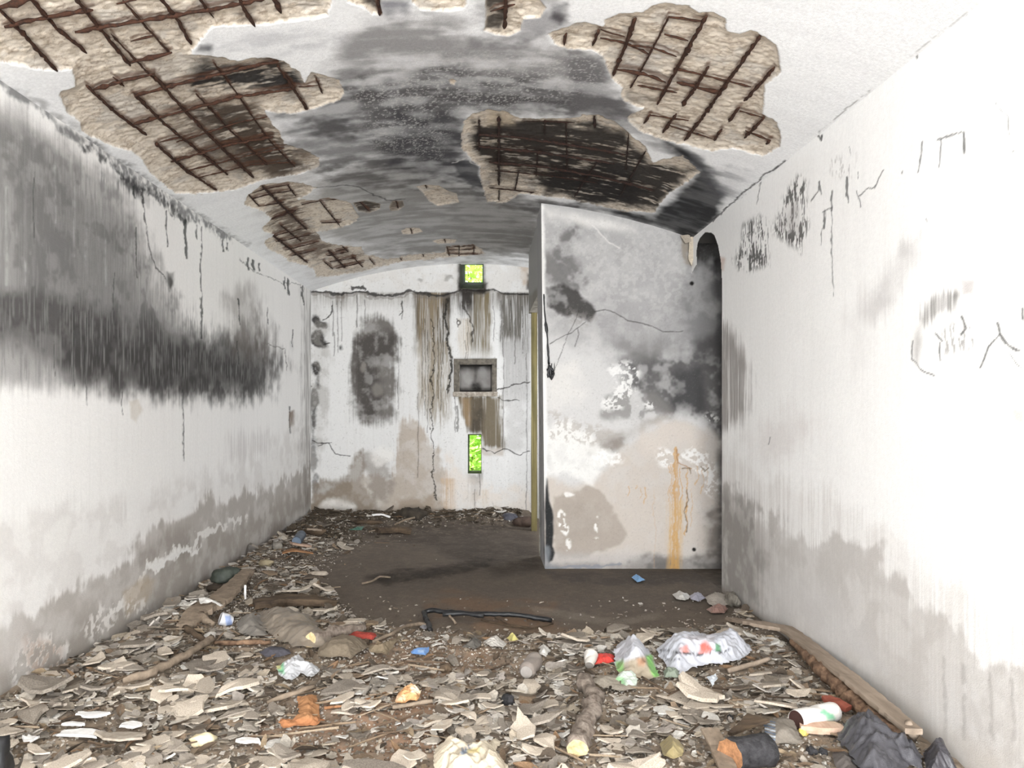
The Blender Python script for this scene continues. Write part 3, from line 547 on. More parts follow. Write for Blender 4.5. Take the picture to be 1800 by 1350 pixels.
# dark soot under the broken lintel and along the doorway
B([(1216,395),(1290,395),(1290,470),(1270,490),(1245,462),(1218,455)], (34,32,31), .97, 14, 9, 8, .1)
B([(1250,470),(1290,440),(1290,1000),(1266,1000),(1262,560)], (66,65,66), .8, 9, 5)
B([(1225,420),(1262,425),(1262,455),(1228,458)], (48,46,42), .4, 8, 6)
B([(1200,415),(1222,412),(1222,470),(1202,462)], (140,130,116), .7, 4, 4, 4, .5)
sp = fbm(c.u*95, c.v*95, 2, 17); c.lay(.22*ss(.74, .82, sp), (120,116,112))
ptn = thing('partition_wall', 'x', 'x')  # replaced below by structure meshes
bpy.data.objects.remove(ptn)
P[:, 1] += .005*(c.nb-.5)+.004*(c.nm-.5)
cx, cz = P[:, 0], P[:, 2]
keep = (cz <= vault(np.minimum(cx, XR))+.03).reshape(len(xs), len(zs)); kq = keep[:-1, :-1] & keep[1:, 1:]
o = npmesh('wall_partition', P, gridF(len(xs), len(zs), kq), M_wall, c.col); tag(o, kind='structure', label='free-standing grey and white partition wall with a soot stain and rust runs')
del c
# end face of the partition, back and beam
def panel(name, x, y0, y1, z0, z1, base, fn=None, lean=0, n=(40, 200), mat=None, label=None, xw=None):
    yy = np.linspace(y0, y1, n[0]); zz = np.linspace(z0, z1, n[1]); Yq, Zq = np.meshgrid(yy, zz, indexing='ij'); Yq = Yq.ravel(); Zq = Zq.ravel()
    Xq = x+lean*np.clip(1-Zq/3.37, 0, 1); Pq = np.stack([Xq, Yq, Zq], 1); q = Paint(Pq, Yq, Zq, base)
    if fn: fn(q)
    o = npmesh(name, Pq, gridF(*n)[:, ::-1], mat or M_wall, q.col); return tag(o, kind='structure', label=label)
def pe(q):
    q.blob([(930,340),(960,340),(960,1010),(940,1010)], (150,150,152), .5, 6, 4, 0, .5); q.line([(955,520),(958,700),(957,990)], 1.5, (60,60,62), .8, .6); q.line([(950,560),(951,980)], 1.2, (110,108,106), .6, .6)
panel('wall_partition_end', .538, YP, 7.76, -.03, 3.44, (178,177,176), pe, .034, label='grey end face of the partition wall')
def bm_(q): q.line([(947,440),(947,447)], 2, (50,48,46), .9, .5); q.blob([(930,520),(950,500),(950,560),(930,560)], (130,126,112), .7, 4, 3)
panel('wall_beam', .556, 7.76, 9.45, 2.66, 3.44, (170,170,168), bm_, 0, (40, 60), label='grey beam running back from the partition')
box = [(.556,7.76,2.66),(.80,7.76,2.66),(.80,9.45,2.66),(.556,9.45,2.66),(.80,7.76,3.44),(.80,9.45,3.44),(.556,9.45,3.44)]
o = npmesh('trim_2', box, [(0,1,2,3),(1,4,5,2),(3,2,5,6)], M_conc, smooth=False); tag(o, kind='structure', label='underside of the beam')
o = npmesh('wall_partition_back', [(.56,7.76,-.03),(2.75,7.76,-.03),(2.75,7.76,3.45),(.56,7.76,3.45)], [(0,1,2,3)], M_conc, smooth=False); tag(o, kind='structure', label='back of the partition wall')
o = npmesh('wall_right_far', [(XR,y_,z_) for y_ in (7.3,8.45,9.65,YF+.1) for z_ in (-.03,.95,2.45,3.1)], [(k*4+j, k*4+j+1, k*4+j+5, k*4+j+4) for k in range(3) for j in range(3) if (k, j) != (1, 1)], M_conc, smooth=False); tag(o, kind='structure', label='right wall behind the partition')  # middle panel left out: unseen opening added for the fill lamp

# ================================================================== FAR WALL
def wpt(px, py, Y): return ((px-VX)*Y/F, EYE-(py-VY)*Y/F)
VENT_F = [wpt(*p, YF) for p in [(809,463),(850,463),(850,508),(809,508)]]; VENT_B = [wpt(*p, YF+.4) for p in [(818,466),(848,466),(848,496),(818,496)]]
SLIT_F = [wpt(*p, YF) for p in [(822.5,763),(846.5,763),(846.5,832),(822.5,832)]]; SLIT_B = [wpt(*p, YF+.4) for p in [(825.5,765),(845.5,765),(845.5,827),(825.5,827)]]
NICH_F = [wpt(*p, YF) for p in [(808,641),(865,641),(865,689),(808,689)]]; NICH_B = [wpt(*p, YF+.2) for p in [(810,644),(862,644),(862,686),(810,686)]]
xs = np.linspace(XL-.01, XR, 560); zs = np.linspace(-.03, 3.47, 520)
def snap(a, vals):
    for v in vals: a[np.argmin(np.abs(a-v))] = v
for R_ in (VENT_F, SLIT_F, NICH_F): snap(xs, {p[0] for p in R_}); snap(zs, {p[1] for p in R_})
Xg, Zg = np.meshgrid(xs, zs, indexing='ij'); Xf = Xg.ravel(); Zf = Zg.ravel(); P = np.stack([Xf, np.full_like(Xf, YF), Zf], 1)
c = Paint(P, Xf, Zf, (214,213,211)); B = c.blob; L = c.line
B([(548,470),(700,455),(930,455),(930,512),(548,512)], (206,202,197), .7, 8, 8, 0, .8, .4, .6)
c.lay(.15*ss(.5, .7, c.st), (190,186,180))
# long water streaks below the ledge
def streak(x0, x1, y0, y1, col, a, fade=.5, lo=.4, hi=.6, texn='s', soft=5):
    i = c.reg(x0-12, y0-4, x1+12, y1+30)
    m = ss(x0-soft, x0+soft, c.x[i]+8*(c.nm[i]-.5))*(1-ss(x1-soft, x1+soft, c.x[i]+8*(c.nm[i]-.5)))*ss(y0-2, y0+3, c.y[i])
    yl = y1-(y1-y0)*fade*1.6*np.clip(c.st[i]-.35, 0, 1); m = m*(1-ss(yl-22, yl+14, c.y[i]+14*(c.sf[i]-.5)))
    n = {'s': c.st, 'sf': c.sf, 'm': c.nm}[texn][i]; m = m*a*(.35+.65*ss(lo, hi, n)); m = m[:, None]; c.col[i] = c.col[i]*(1-m)+lin(col)*m
streak(548, 930, 514, 545, (110,102,92), .6, .9, .35, .55)
streak(728, 792, 514, 640, (88,77,60), .95, .75, .36, .56); streak(735, 775, 514, 760, (140,126,104), .7, .4); streak(752, 792, 600, 760, (130,118,98), .7, .4, .4, .58, 'sf')
streak(780, 796, 514, 560, (60,54,46), .85, .4, .3, .45); streak(590, 612, 514, 545, (96,86,74), .8, .5)
streak(826, 862, 510, 632, (98,88,66), .9, .25, .36, .58); streak(808, 832, 508, 560, (42,37,32), .95, .5, .25, .45); streak(845, 862, 514, 632, (120,106,78), .6, .1); streak(806, 826, 560, 632, (170,150,118), .5, .2)
streak(880, 931, 514, 640, (80,75,67), .9, .7, .32, .56); streak(884, 931, 600, 720, (140,138,136), .6, .4, .3, .55)
streak(862, 880, 514, 545, (90,84,76), .8, .7); streak(800, 812, 514, 545, (70,64,56), .8, .6)
B([(805,697),(880,697),(882,740),(885,770),(884,788),(848,786),(845,758),(823,758),(818,745),(812,725)], (98,86,64), .93, 4, 4, 3, .3, .3, .5, 's')
B([(830,700),(850,700),(848,760),(828,758)], (56,50,44), .7, 7, 3, 4); B([(812,700),(828,700),(826,750),(818,745)], (150,124,92), .6, 4, 3)
B([(838,785),(884,788),(884,800),(870,802),(850,800)], (180,170,160), .8, 3, 2); B([(822,832),(848,832),(842,870),(832,890),(826,850)], (110,104,98), .6, 6, 4, 6)
B([(888,600),(930,600),(930,790),(888,788)], (178,176,174), .6, 8, 6, 0, .6)
# dark oval of mould
B([(640,562),(660,553),(685,563),(700,580),(705,605),(697,650),(694,700),(692,732),(665,748),(632,744),(618,732),(621,690),(618,645),(626,590)], (96,91,86), .92, 9, 8, 8, .25)
B([(625,600),(655,585),(695,590),(695,620),(660,640),(670,700),(660,735),(630,730),(628,660)], (66,62,59), .8, 11, 9, 5, .6, .38, .55)
c.ell(640, 645, 4, 9, (150,145,138), a=.6, soft=3, warp=4); c.ell(663, 685, 8, 10, (150,145,138), a=.5, soft=5, warp=5)
# mould up the left corner
for bx, by, rx, ry, a_ in [(556,562,9,10,.95),(565,570,10,5,.9),(560,598,13,16,.95),(568,605,10,6,.9),(556,650,9,16,.85),(560,668,6,14,.7),(553,720,6,34,.7),(551,780,6,50,.55),(599,612,4,5,.8),(555,860,8,30,.5)]:
    c.ell(bx, by, rx, ry, (22,22,26), a=min(1, a_*1.2), soft=3, warp=6, tex=.25, lo=.3, hi=.5, texn='f')
B([(548,540),(575,545),(580,640),(575,760),(548,840)], (150,146,140), .5, 10, 8, 6, .6, .4, .6)
L([(568,565),(578,560),(584,548),(586,538)], 2.5, (50,48,46), .9, .8); L([(570,605),(580,603)], 2, (50,48,46), .9, .6); L([(618,505),(635,503),(640,508)], 6, (46,44,42), .9, 1.5)
# damp foot
B([(548,862),(575,868),(600,850),(622,838),(640,828),(660,838),(690,842),(702,775),(712,738),(735,738),(745,768),(772,792),(786,832),(784,910),(548,915)], (170,157,143), .85, 5, 8, 5, .3)
B([(548,850),(565,842),(590,848),(612,830),(625,800),(640,790),(642,830),(640,850),(665,880),(672,905),(640,915),(620,890),(595,878),(565,885),(548,895)], (128,116,102), .85, 5, 6, 3, .3)
B([(632,795),(648,790),(685,815),(692,850),(680,880),(650,880),(640,840)], (140,132,124), .7, 6, 8, 0, .6); B([(700,880),(760,870),(785,880),(785,905),(690,908)], (146,130,112), .6, 8, 5)
c.ell(595, 890, 30, 13, (222,218,212), a=.9, soft=6, warp=7, tex=.5); c.ell(672, 800, 20, 14, (226,223,218), a=.7, soft=6, warp=8, tex=.5); c.ell(760, 907, 24, 6, (232,230,226), a=.8, soft=4, warp=5, tex=.5)
B([(785,800),(830,840),(870,860),(930,850),(930,905),(785,905)], (214,202,190), .6, 10, 8, 6, .5); streak(776, 800, 840, 905, (190,160,124), .6, .2, .4, .55); streak(845, 858, 860, 905, (190,170,140), .4, .3)
B([(868,890),(880,890),(878,905),(864,905)], (150,120,90), .6, 4, 3)
# thin black runs and cracks
L([(786,516),(784,560),(789,600),(791,640),(789,690)], 4, (44,42,38), .9, 1.6, .2); L([(761,560),(764,620),(759,700),(761,760),(759,830),(766,880)], 2.2, (52,48,42), .9, 1.6); L([(812,530),(828,560),(832,600)], 3, (50,46,40), .8, 1.2, .2)
for x_, y0_, y1_, w_ in [(586,530,590,1.3),(594,530,620,1.4),(601,530,600,1.0),(588,585,625,1.3),(628,520,575,2),(642,528,560,1.4),(708,530,560,1.3),(742,560,700,1.2),(747,560,730,1.2),(752,580,760,1.2),(770,540,700,1.4),(775,560,720,1.2),(779,530,640,1.6),(818,600,632,1.2),(800,700,760,1.4),(804,715,757,4),(822,560,640,1),(880,530,600,1.6),(884,560,790,1.2),(905,560,640,1.3),(918,540,620,1.4),(897,530,580,1.6),(925,620,905,1.2),(868,540,600,1),(735,690,840,1),(843,832,870,1.4),(834,860,905,1.1),(700,600,720,.8),(800,640,700,1.6)]:
    L([(x_, y0_), (x_+1, (y0_+y1_)/2), (x_, y1_)], w_*1.1, (56,52,46), .62, .45, .30)
for pts, w_ in [([(548,775),(565,777),(580,780),(592,797),(617,800)],1.8),([(560,782),(585,778)],1),([(875,682),(890,681),(905,677),(930,673)],2.4),([(875,697),(888,703),(912,704)],1.6),([(848,788),(868,796),(890,788),(905,793),(915,799),(930,794)],1.8),([(820,510),(822,530)],3),([(535,670),(550,682)],1.5),([(804,560),(808,568),(804,575)],2),([(706,530),(710,545),(704,552)],2)]:
    L(pts, w_, (52,50,46), .9, 1)
c.ell(806, 568, 3.4, 4.4, (60,56,52), a=.9, soft=1.5, warp=1.5, tex=0); c.ell(806, 568, 1.6, 2.2, (215,212,208), a=1, soft=.8, warp=.5, tex=0)
# the ledge
LED = [(548,513),(575,515),(600,517),(625,513),(645,514),(665,521),(690,518),(720,512),(745,516),(780,521),(800,513),(810,508),(850,512),(868,508),(885,517),(930,518)]
L(LED, 5, (56,54,52), .9, 1.2); L([(p[0], p[1]+4) for p in LED], 7, (110,104,98), .5, 2)
B([(806,458),(820,458),(816,512),(806,512)], (56,52,46), .9, 4, 3, 0, .2); B([(806,498),(856,498),(852,516),(808,522)], (48,44,40), .92, 4, 3, 0, .2); B([(846,464),(853,464),(853,510),(846,510)], (70,66,60), .7, 3, 2)
c.ell(738, 491, 5, 3, (110,106,102), a=.6, soft=3); c.ell(790, 488, 5, 4, (120,116,110), a=.6, soft=3)
B([(915,465),(932,465),(932,500),(918,500)], (176,150,120), .6, 5, 4); B([(926,480),(933,480),(933,508),(926,508)], (50,46,42), .8, 3, 2)
spk = fbm(c.u*60, c.v*50, 3, 33); c.lay(.3*ss(.70, .80, spk), (124,118,110))
# step of the ledge: the wall below stands proud
edge = np.interp(c.x, [p[0] for p in LED], [p[1] for p in LED]); P[:, 1] -= .035*ss(-1.5, 1.5, c.y-edge-2*(c.nf-.5))
P[:, 1] += .010*(c.nb-.5)+.005*(c.nm-.5)
def inr(R_): return (Xf >= R_[0][0]-1e-6) & (Xf <= R_[1][0]+1e-6) & (Zf <= R_[0][1]+1e-6) & (Zf >= R_[2][1]-1e-6)
mask = np.ones((len(xs)-1, len(zs)-1), bool)
for R_ in (VENT_F, SLIT_F, NICH_F):
    m = inr(R_).reshape(len(xs), len(zs)); mask &= ~(m[:-1, :-1] & m[1:, 1:])
kz = (Zf <= vault(Xf)+.03).reshape(len(xs), len(zs)); mask &= kz[:-1, :-1] & kz[1:, 1:]
o = npmesh('wall_far', P, gridF(len(xs), len(zs), mask), M_wall, c.col); tag(o, kind='structure', label='far end wall with long mould streaks, a vent, a niche and a slit')
del c
def reveal(name, A, Bk, y1, mat, label, back=False, col=(70,66,58)):
    V = [(p[0], YF-.03, p[1]) for p in A]+[(p[0], y1, p[1]) for p in Bk]
    Fc = [(i, (i+1) % 4, (i+1) % 4+4, i+4) for i in range(4)]
    if back: Fc.append((4, 5, 6, 7))
    o = npmesh(name, V, Fc, mat, smooth=False); tag(o, kind='structure', label=label); return o
reveal('window_1', VENT_F, VENT_B, YF+.4, plain_mat('vent_reveal', (34,32,28), (70,74,50), 12), 'square vent high in the far wall')
reveal('window_2', SLIT_F, SLIT_B, YF+.4, plain_mat('slit_reveal', (52,56,44), (110,112,92), 12), 'tall slit low in the far wall')
# outer leaf of the wall round the two openings (stops sky leaking into the cavity)
Vo = []; Fo = []
def rect(x0, x1, z0, z1):
    b = len(Vo); Vo.extend([(x0, YF+.4, z0), (x1, YF+.4, z0), (x1, YF+.4, z1), (x0, YF+.4, z1)]); Fo.append((b, b+1, b+2, b+3))
vx0, vx1, vz0, vz1 = VENT_B[0][0], VENT_B[1][0], VENT_B[2][1], VENT_B[0][1]; sx0, sx1, sz0, sz1 = SLIT_B[0][0], SLIT_B[1][0], SLIT_B[2][1], SLIT_B[0][1]
rect(-3, vx0, sz1, 4); rect(vx1, 4, sz1, 4); rect(vx0, vx1, vz1, 4); rect(vx0, vx1, sz1, vz0); rect(-3, sx0, -.5, sz1); rect(sx1, 4, -.5, sz1); rect(sx0, sx1, -.5, sz0)
o = npmesh('wall_far_outer', Vo, Fo, M_conc, smooth=False); tag(o, kind='structure', label='outer face of the far wall')
# niche
nr = thing('wall_niche', 'square concrete niche with a raised frame in the far wall', 'niche', (NICH_F[0][0]+.2, YF, NICH_F[2][1]))
V = [(p[0], YF-.03, p[1]) for p in NICH_F]+[(p[0], YF+.2, p[1]) for p in NICH_B]
Vn = np.array(V)
# subdivided recess for its tones, darker along the top and bottom
def quadgrid(a, b, c_, d, n=24):
    s = np.linspace(0, 1, n); S, T = np.meshgrid(s, s, indexing='ij'); S = S.ravel()[:, None]; T = T.ravel()[:, None]
    return (1-S)*(1-T)*a+S*(1-T)*b+S*T*c_+(1-S)*T*d, gridF(n, n)
VV = []; FF = []; off = 0
for q in [(0,1,5,4),(1,2,6,5),(2,3,7,6),(3,0,4,7),(4,5,6,7)]:
    v, f = quadgrid(*[Vn[k] for k in q]); VV.append(v); FF.append(f+off); off += len(v)
VV = np.concatenate(VV); FF = np.concatenate(FF); q = Paint(VV, VV[:, 0]+VV[:, 1], VV[:, 2], (150,146,142))
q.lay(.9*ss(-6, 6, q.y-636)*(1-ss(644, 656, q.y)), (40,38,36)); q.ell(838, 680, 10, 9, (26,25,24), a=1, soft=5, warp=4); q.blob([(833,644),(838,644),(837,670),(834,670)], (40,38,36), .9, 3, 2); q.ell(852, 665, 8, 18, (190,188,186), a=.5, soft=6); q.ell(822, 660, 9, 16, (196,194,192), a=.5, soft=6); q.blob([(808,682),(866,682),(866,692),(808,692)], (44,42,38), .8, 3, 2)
relink(npmesh('recess', VV, FF, M_wall, q.col), nr)
def bar_box(x0, x1, z0, z1, y0, y1, name, mat, par, seed=1):
    bm = bmesh.new(); n = 10
    bmesh.ops.create_cube(bm, size=1); bmesh.ops.subdivide_edges(bm, edges=bm.edges[:], cuts=5, use_grid_fill=True)
    rr = random.Random(seed)
    for v in bm.verts:
        v.co = Vector((x0+(v.co.x+.5)*(x1-x0), y0+(v.co.y+.5)*(y1-y0), z0+(v.co.z+.5)*(z1-z0)))+Vector((rr.uniform(-1, 1), rr.uniform(-1, 1), rr.uniform(-1, 1)))*.003
    me = bpy.data.meshes.new(name); bm.to_mesh(me); bm.free(); me.materials.append(mat); o = bpy.data.objects.new(name, me); COL.objects.link(o)
    return relink(o, par) if par else o
M_frame = plain_mat('niche_frame', (74,70,63), (124,117,107), 16, .9, .7)
a0 = wpt(798, 631, YF); a1 = wpt(873, 697, YF); xi0, zi0 = NICH_F[0]; xi1, zi1 = NICH_F[2]
bar_box(a0[0], a1[0], zi0, a0[1], YF-.07, YF-.0, 'frame_rail', M_frame, nr, 1); bar_box(a0[0], xi0, zi1, zi0, YF-.068, YF, 'frame_stile', M_frame, nr, 2); bar_box(xi1, a1[0], zi1, zi0, YF-.068, YF, 'frame_stile', M_frame, nr, 3)
M_sill = plain_mat('niche_sill', (110,100,88), (196,188,176), 20, .9, .7); bar_box(a0[0]-.01, a1[0]+.01, a1[1], zi1, YF-.10, YF, 'sill', M_sill, nr, 4)

# ================================================================== FLOOR
HEAP = [(-400,1700),(-300,1330),(0,1235),(150,1165),(300,1080),(430,985),(520,925),(548,903),(935,903),(938,918),(900,928),(830,935),(720,945),(640,958),(590,985),(560,1010),(590,1050),(620,1090),(700,1112),(860,1122),(1000,1122),(1110,1118),(1200,1112),(1280,1104),(1300,1070),(1330,1090),(1500,1210),(1700,1350),(2300,1700)]
def heapmask(px, py): return ss(-18, 26, -sdf(px, py, HEAP))
def floor_h(x, y):
    x = np.asarray(x, float); y = np.asarray(y, float)
    Ys = np.maximum(y, .8); px = VX+F*x/Ys; py = VY+F*EYE/Ys
    m = heapmask(px, py); n = fbm(x*2.2+5, y*2.2, 3, 61); n2 = fbm(x*7, y*7, 3, 62)
    far = ss(8.9, 10.1, y)*ss(0, 1, 1)*(x < .7); lw = 1-ss(.1, .9, x-XL)
    return m*(.012+.045*n+.035*n2+.09*far*(.4+n)+.05*lw*(.4+n))+.006*(n-.5)
def fh(x, y): return float(floor_h(np.array([x]), np.array([y]))[0])
ys = np.concatenate([np.linspace(YB, 2.6, 40)[:-1], depths(2.6, YF+.02, .0024)]); xs = np.linspace(XL-.02, XR+.02, 560)
X, Y = np.meshgrid(xs, ys, indexing='ij'); X = X.ravel(); Y = Y.ravel(); P = np.stack([X, Y, np.zeros_like(X)], 1)
c = Paint(P, X, Y, (112,101,90)); B = c.blob
B([(560,960),(900,930),(960,1000),(1280,1000),(1270,1080),(900,1100),(600,1060)], (96,87,79), .6, 25, 12, 0, .5)
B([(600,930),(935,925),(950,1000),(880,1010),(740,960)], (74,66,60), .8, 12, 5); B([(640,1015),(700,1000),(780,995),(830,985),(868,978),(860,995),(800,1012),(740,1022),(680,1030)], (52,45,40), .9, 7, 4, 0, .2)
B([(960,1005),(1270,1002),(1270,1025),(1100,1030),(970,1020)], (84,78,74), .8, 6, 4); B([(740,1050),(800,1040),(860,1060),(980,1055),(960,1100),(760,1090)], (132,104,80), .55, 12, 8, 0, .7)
B([(840,1090),(960,1090),(1010,1110),(900,1130),(830,1110)], (138,108,82), .6, 12, 8); B([(930,1065),(1090,1090),(1160,1075),(1170,1085),(1090,1100),(940,1080)], (138,128,116), .6, 4, 5)
B([(-400,1700),(-200,1240),(300,1090),(640,1110),(1100,1120),(1300,1100),(1700,1350),(2300,1700)], (160,143,124), .85, 20, 10, 0, .4)
B([(560,1150),(800,1120),(900,1180),(800,1240),(620,1220)], (134,104,82), .6, 20, 12, 0, .6, .4, .55, 'f'); B([(420,1270),(780,1220),(820,1350),(450,1360)], (150,112,86), .6, 25, 14, 0, .7)
hm_ = .25+.75*heapmask(c.x, c.y)
c.lay(.5*hm_*ss(.6, .7, c.nf), (150,136,120)); c.lay(.5*hm_*(1-ss(.30, .4, c.nf)), (74,62,52))
P[:, 2] = floor_h(X, Y)+.006*(c.nf-.5)*heapmask(c.x, c.y)+.003*(c.nf-.5)
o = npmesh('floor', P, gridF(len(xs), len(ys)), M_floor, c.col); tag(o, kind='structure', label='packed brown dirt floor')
del c
npf = npmesh('floor_side_room', [(XR,6.2,0),(3.9,4.6,0),(3.9,YP,0),(XR,YP,0),(XR,4.6,0)], [(4,1,2,3)], plain_mat('side_floor', (62,55,49), (98,88,78), 8), smooth=False); tag(npf, kind='structure', label='floor of the side room')
#PROPS
# ================================================================== OBJECTS ON THE FLOOR
PROP = []
def gp(px, py, z=0.0):                     # point lying z above the real ground at a pixel
    h = 0.0
    for _ in range(4): p = fp(px, py, z+h); h = fh(p.x, p.y)
    p = fp(px, py, z+h); return p
def stick(name, label, cat, pts, rad, mat, seed=0, sides=10, wob=.3, group=None, jit=.1, endmat=None, parent=None, taper=None):
    """pts: (px, py, height of the axis above ground)"""
    wp = [gp(*p) if len(p) == 3 else Vector(p[:3]) for p in pts]
    L = sum((a-b).length for a, b in zip(wp[:-1], wp[1:])); n = max(5, int(L/.03)); rp, L = resample(wp, n)
    rr = random.Random(seed); rads = []
    for i, p in enumerate(rp):
        f = i/(n-1); r = rad if not hasattr(rad, '__len__') else rad[0]*(1-f)+rad[1]*f
        r *= rr.uniform(.88, 1.14); rads.append(r)
        if 0 < i < n-1: p += Vector((rr.uniform(-1, 1), rr.uniform(-1, 1), rr.uniform(-.6, .6)))*r*jit*3
    V, Fc = tube_geo(rp, rads, sides, seed, wob)
    PROP.extend((p.x, p.y, max(rads)) for p in rp if max(rads) > .008)
    cen = sum(rp, Vector())/n
    o = npmesh(name, [v-cen for v in V], Fc, mat, smooth=True); o.location = cen
    if endmat:
        o.data.materials.append(endmat)
        o.data.polygons[len(Fc)-2].material_index = 1; o.data.polygons[len(Fc)-1].material_index = 1
        o.data.polygons[len(Fc)-2].use_smooth = False; o.data.polygons[len(Fc)-1].use_smooth = False
    if parent: return relink_l(o, parent)
    return tag(o, label, cat, group)
def relink_l(o, parent): o.location = o.location-parent.location; o.parent = parent; return o
def board(name, label, cat, pts, wd, th, mat, seed=0, ragged=.12, group=None, roll=0):
    """flat plank along pts (px, py, z); wd may vary along the length"""
    wp = [gp(*p) for p in pts]; L = sum((a-b).length for a, b in zip(wp[:-1], wp[1:])); n = max(6, int(L/.035)); rp, L = resample(wp, n)
    rr = random.Random(seed); V = []; Fc = []; m = 8
    for i, p in enumerate(rp):
        f = i/(n-1); t = (rp[min(i+1, n-1)]-rp[max(i-1, 0)]).normalized(); a = t.cross(Vector((math.sin(roll), 0, math.cos(roll)))).normalized(); b = a.cross(t)
        wv = np.interp(f, np.linspace(0, 1, len(wd)), wd)/2
        ring = []
        e1 = 1+ragged*rr.uniform(-1, 1); e2 = 1+ragged*rr.uniform(-1, 1)
        for (u, v) in [(-1*e1, -1), (0, -1), (1*e2, -1), (1.04*e2, 0), (1*e2, 1), (0, 1.15), (-1*e1, 1), (-1.04*e1, 0)]:
            V.append(p+a*u*wv+b*v*th/2+b*rr.uniform(-1, 1)*th*.08)
    for i in range(n-1):
        for k in range(m): Fc.append((i*m+k, i*m+(k+1) % m, (i+1)*m+(k+1) % m, (i+1)*m+k))
    Fc.append(tuple(range(m-1, -1, -1))); Fc.append(tuple((n-1)*m+k for k in range(m)))
    PROP.extend((p.x, p.y, max(wd)*.5) for p in rp)
    cen = sum(rp, Vector())/n; o = npmesh(name, [v-cen for v in V], Fc, mat, smooth=False); o.location = cen
    return tag(o, label, cat, group)
def sheet(name, label, cat, poly, base, z0=.015, hump=.03, crump=.02, fr=16, th=.002, mat=None, paint=None, seed=0, cell=None, group=None, zpl=None, ridge=True, tilt=(0, 0)):
    zz = z0+hump*.5 if zpl is None else zpl
    W = [gp(p[0], p[1], zz) for p in poly]; wx = [p.x for p in W]; wy = [p.y for p in W]
    sz = max(max(wx)-min(wx), max(wy)-min(wy)); cell = cell or max(.0028, sz/75)
    gx = np.arange(min(wx)-cell*2, max(wx)+cell*3, cell); gy = np.arange(min(wy)-cell*2, max(wy)+cell*3, cell)
    X, Y = np.meshgrid(gx, gy, indexing='ij'); x = X.ravel(); y = Y.ravel()
    d = -sdf(x, y, [(p.x, p.y) for p in W])+cell*1.2*(fbm(x*60, y*60, 2, seed)-.5)*2
    ins = (d > 0).reshape(X.shape); kq = ins[:-1, :-1] | ins[1:, 1:] | ins[1:, :-1] | ins[:-1, 1:]
    # pull the outer corners in so the outline is smooth
    gdx, gdy = np.gradient(d.reshape(X.shape), cell); gdx = gdx.ravel(); gdy = gdy.ravel(); gl = gdx**2+gdy**2+1e-6
    mv = np.where((d < 0) & (d > -cell*1.6), -d/gl, 0); x = x+np.clip(gdx*mv, -cell, cell); y = y+np.clip(gdy*mv, -cell, cell); d = np.maximum(d, 0)
    e = ss(0, 1, d/(min(sz*.22, .12)))
    wq = 1.6*(fbm(x*fr*.6, y*fr*.6, 2, 90+seed)-.5)*2; wr = 1.6*(fbm(x*fr*.6+9, y*fr*.6, 2, 91+seed)-.5)*2
    n1 = fbm(x*fr+seed*3.1+wq, y*fr+wr, 3, 40+seed); n2 = fbm(x*fr*2.3+wr, y*fr*2.3+seed-wq, 2, 41+seed)
    if ridge: n1 = 1-np.abs(2*n1-1)*2.0; n2 = 1-np.abs(2*n2-1)*1.6
    cx_, cy_ = (min(wx)+max(wx))/2, (min(wy)+max(wy))/2
    zt = z0+floor_h(x, y)+hump*e*(.6+.6*fbm(x*5, y*5, 2, 43+seed))+crump*(n1*.65+n2*.35)*(.35+.65*ss(0, 1, d/(sz*.08)))+tilt[0]*(x-cx_)+tilt[1]*(y-cy_)
    Pw = np.stack([x, y, zt], 1); q = Paint(Pw, x*1.0, y*1.0, base)
    if paint: paint(q)
    Q = gridF(*X.shape, kq); used = np.unique(Q); remap = -np.ones(len(x), int); remap[used] = np.arange(len(used))
    iu = np.where(d > 0)[0][::37]; PROP.extend((x[j], y[j], .03) for j in iu)
    cen = np.array([cx_, cy_, float(zt[used].min())])
    o = npmesh(name, Pw[used]-cen, remap[Q], mat or M_film, q.col[used]); o.location = cen
    if th: md = o.modifiers.new('thickness', 'SOLIDIFY'); md.thickness = th; md.offset = -1
    return tag(o, label, cat, group)
def chunk(name, label, cat, px, py, sx, sy, sz, mat, seed=0, group=None, rot=0, z=None, rough=.22, detail=3):
    bm = bmesh.new(); bmesh.ops.create_icosphere(bm, subdivisions=detail, radius=1); rr = random.Random(seed)
    from mathutils import noise
    for v in bm.verts:
        q = v.co.copy(); k = 1+rough*(noise.noise(q*1.6+Vector((seed*3.3, 0, 0)))*1.6+noise.noise(q*4+Vector((0, seed, 0)))*.5)
        v.co = Vector((q.x*sx*k, q.y*sy*k, q.z*sz*k))
    me = bpy.data.meshes.new(name); bm.to_mesh(me); bm.free(); me.materials.append(mat)
    for p in me.polygons: p.use_smooth = detail > 2
    o = bpy.data.objects.new(name, me); COL.objects.link(o); p = gp(px, py, sz*.6 if z is None else z); o.location = p; o.rotation_euler = (0, 0, rot); PROP.append((p.x, p.y, max(sx, sy)*.9))
    return tag(o, label, cat, group)

def flake_geo(r, rr, thick, n=None):
    n = n or rr.randint(8, 13); a0_ = rr.uniform(0, 6.28); el = rr.uniform(.38, .9); top = []; bot = []
    bend = rr.uniform(-.25, .35)
    for k in range(n):
        a = a0_+6.283*k/n+rr.uniform(-.2, .2); q = r*rr.uniform(.62, 1.1); x = math.cos(a)*q; y = math.sin(a)*q*el; zz = bend*x*x/r+rr.uniform(-.1, .1)*thick
        top.append((x*.95, y*.95, thick/2+zz)); bot.append((x, y, -thick/2+zz))
    V = top+bot+[(0, 0, thick*.55)]; Fc = [(k, (k+1) % n, 2*n) for k in range(n)]+[tuple(range(2*n-1, n-1, -1))]+[(k+n, (k+1) % n+n, (k+1) % n, k) for k in range(n)]
    return V, Fc
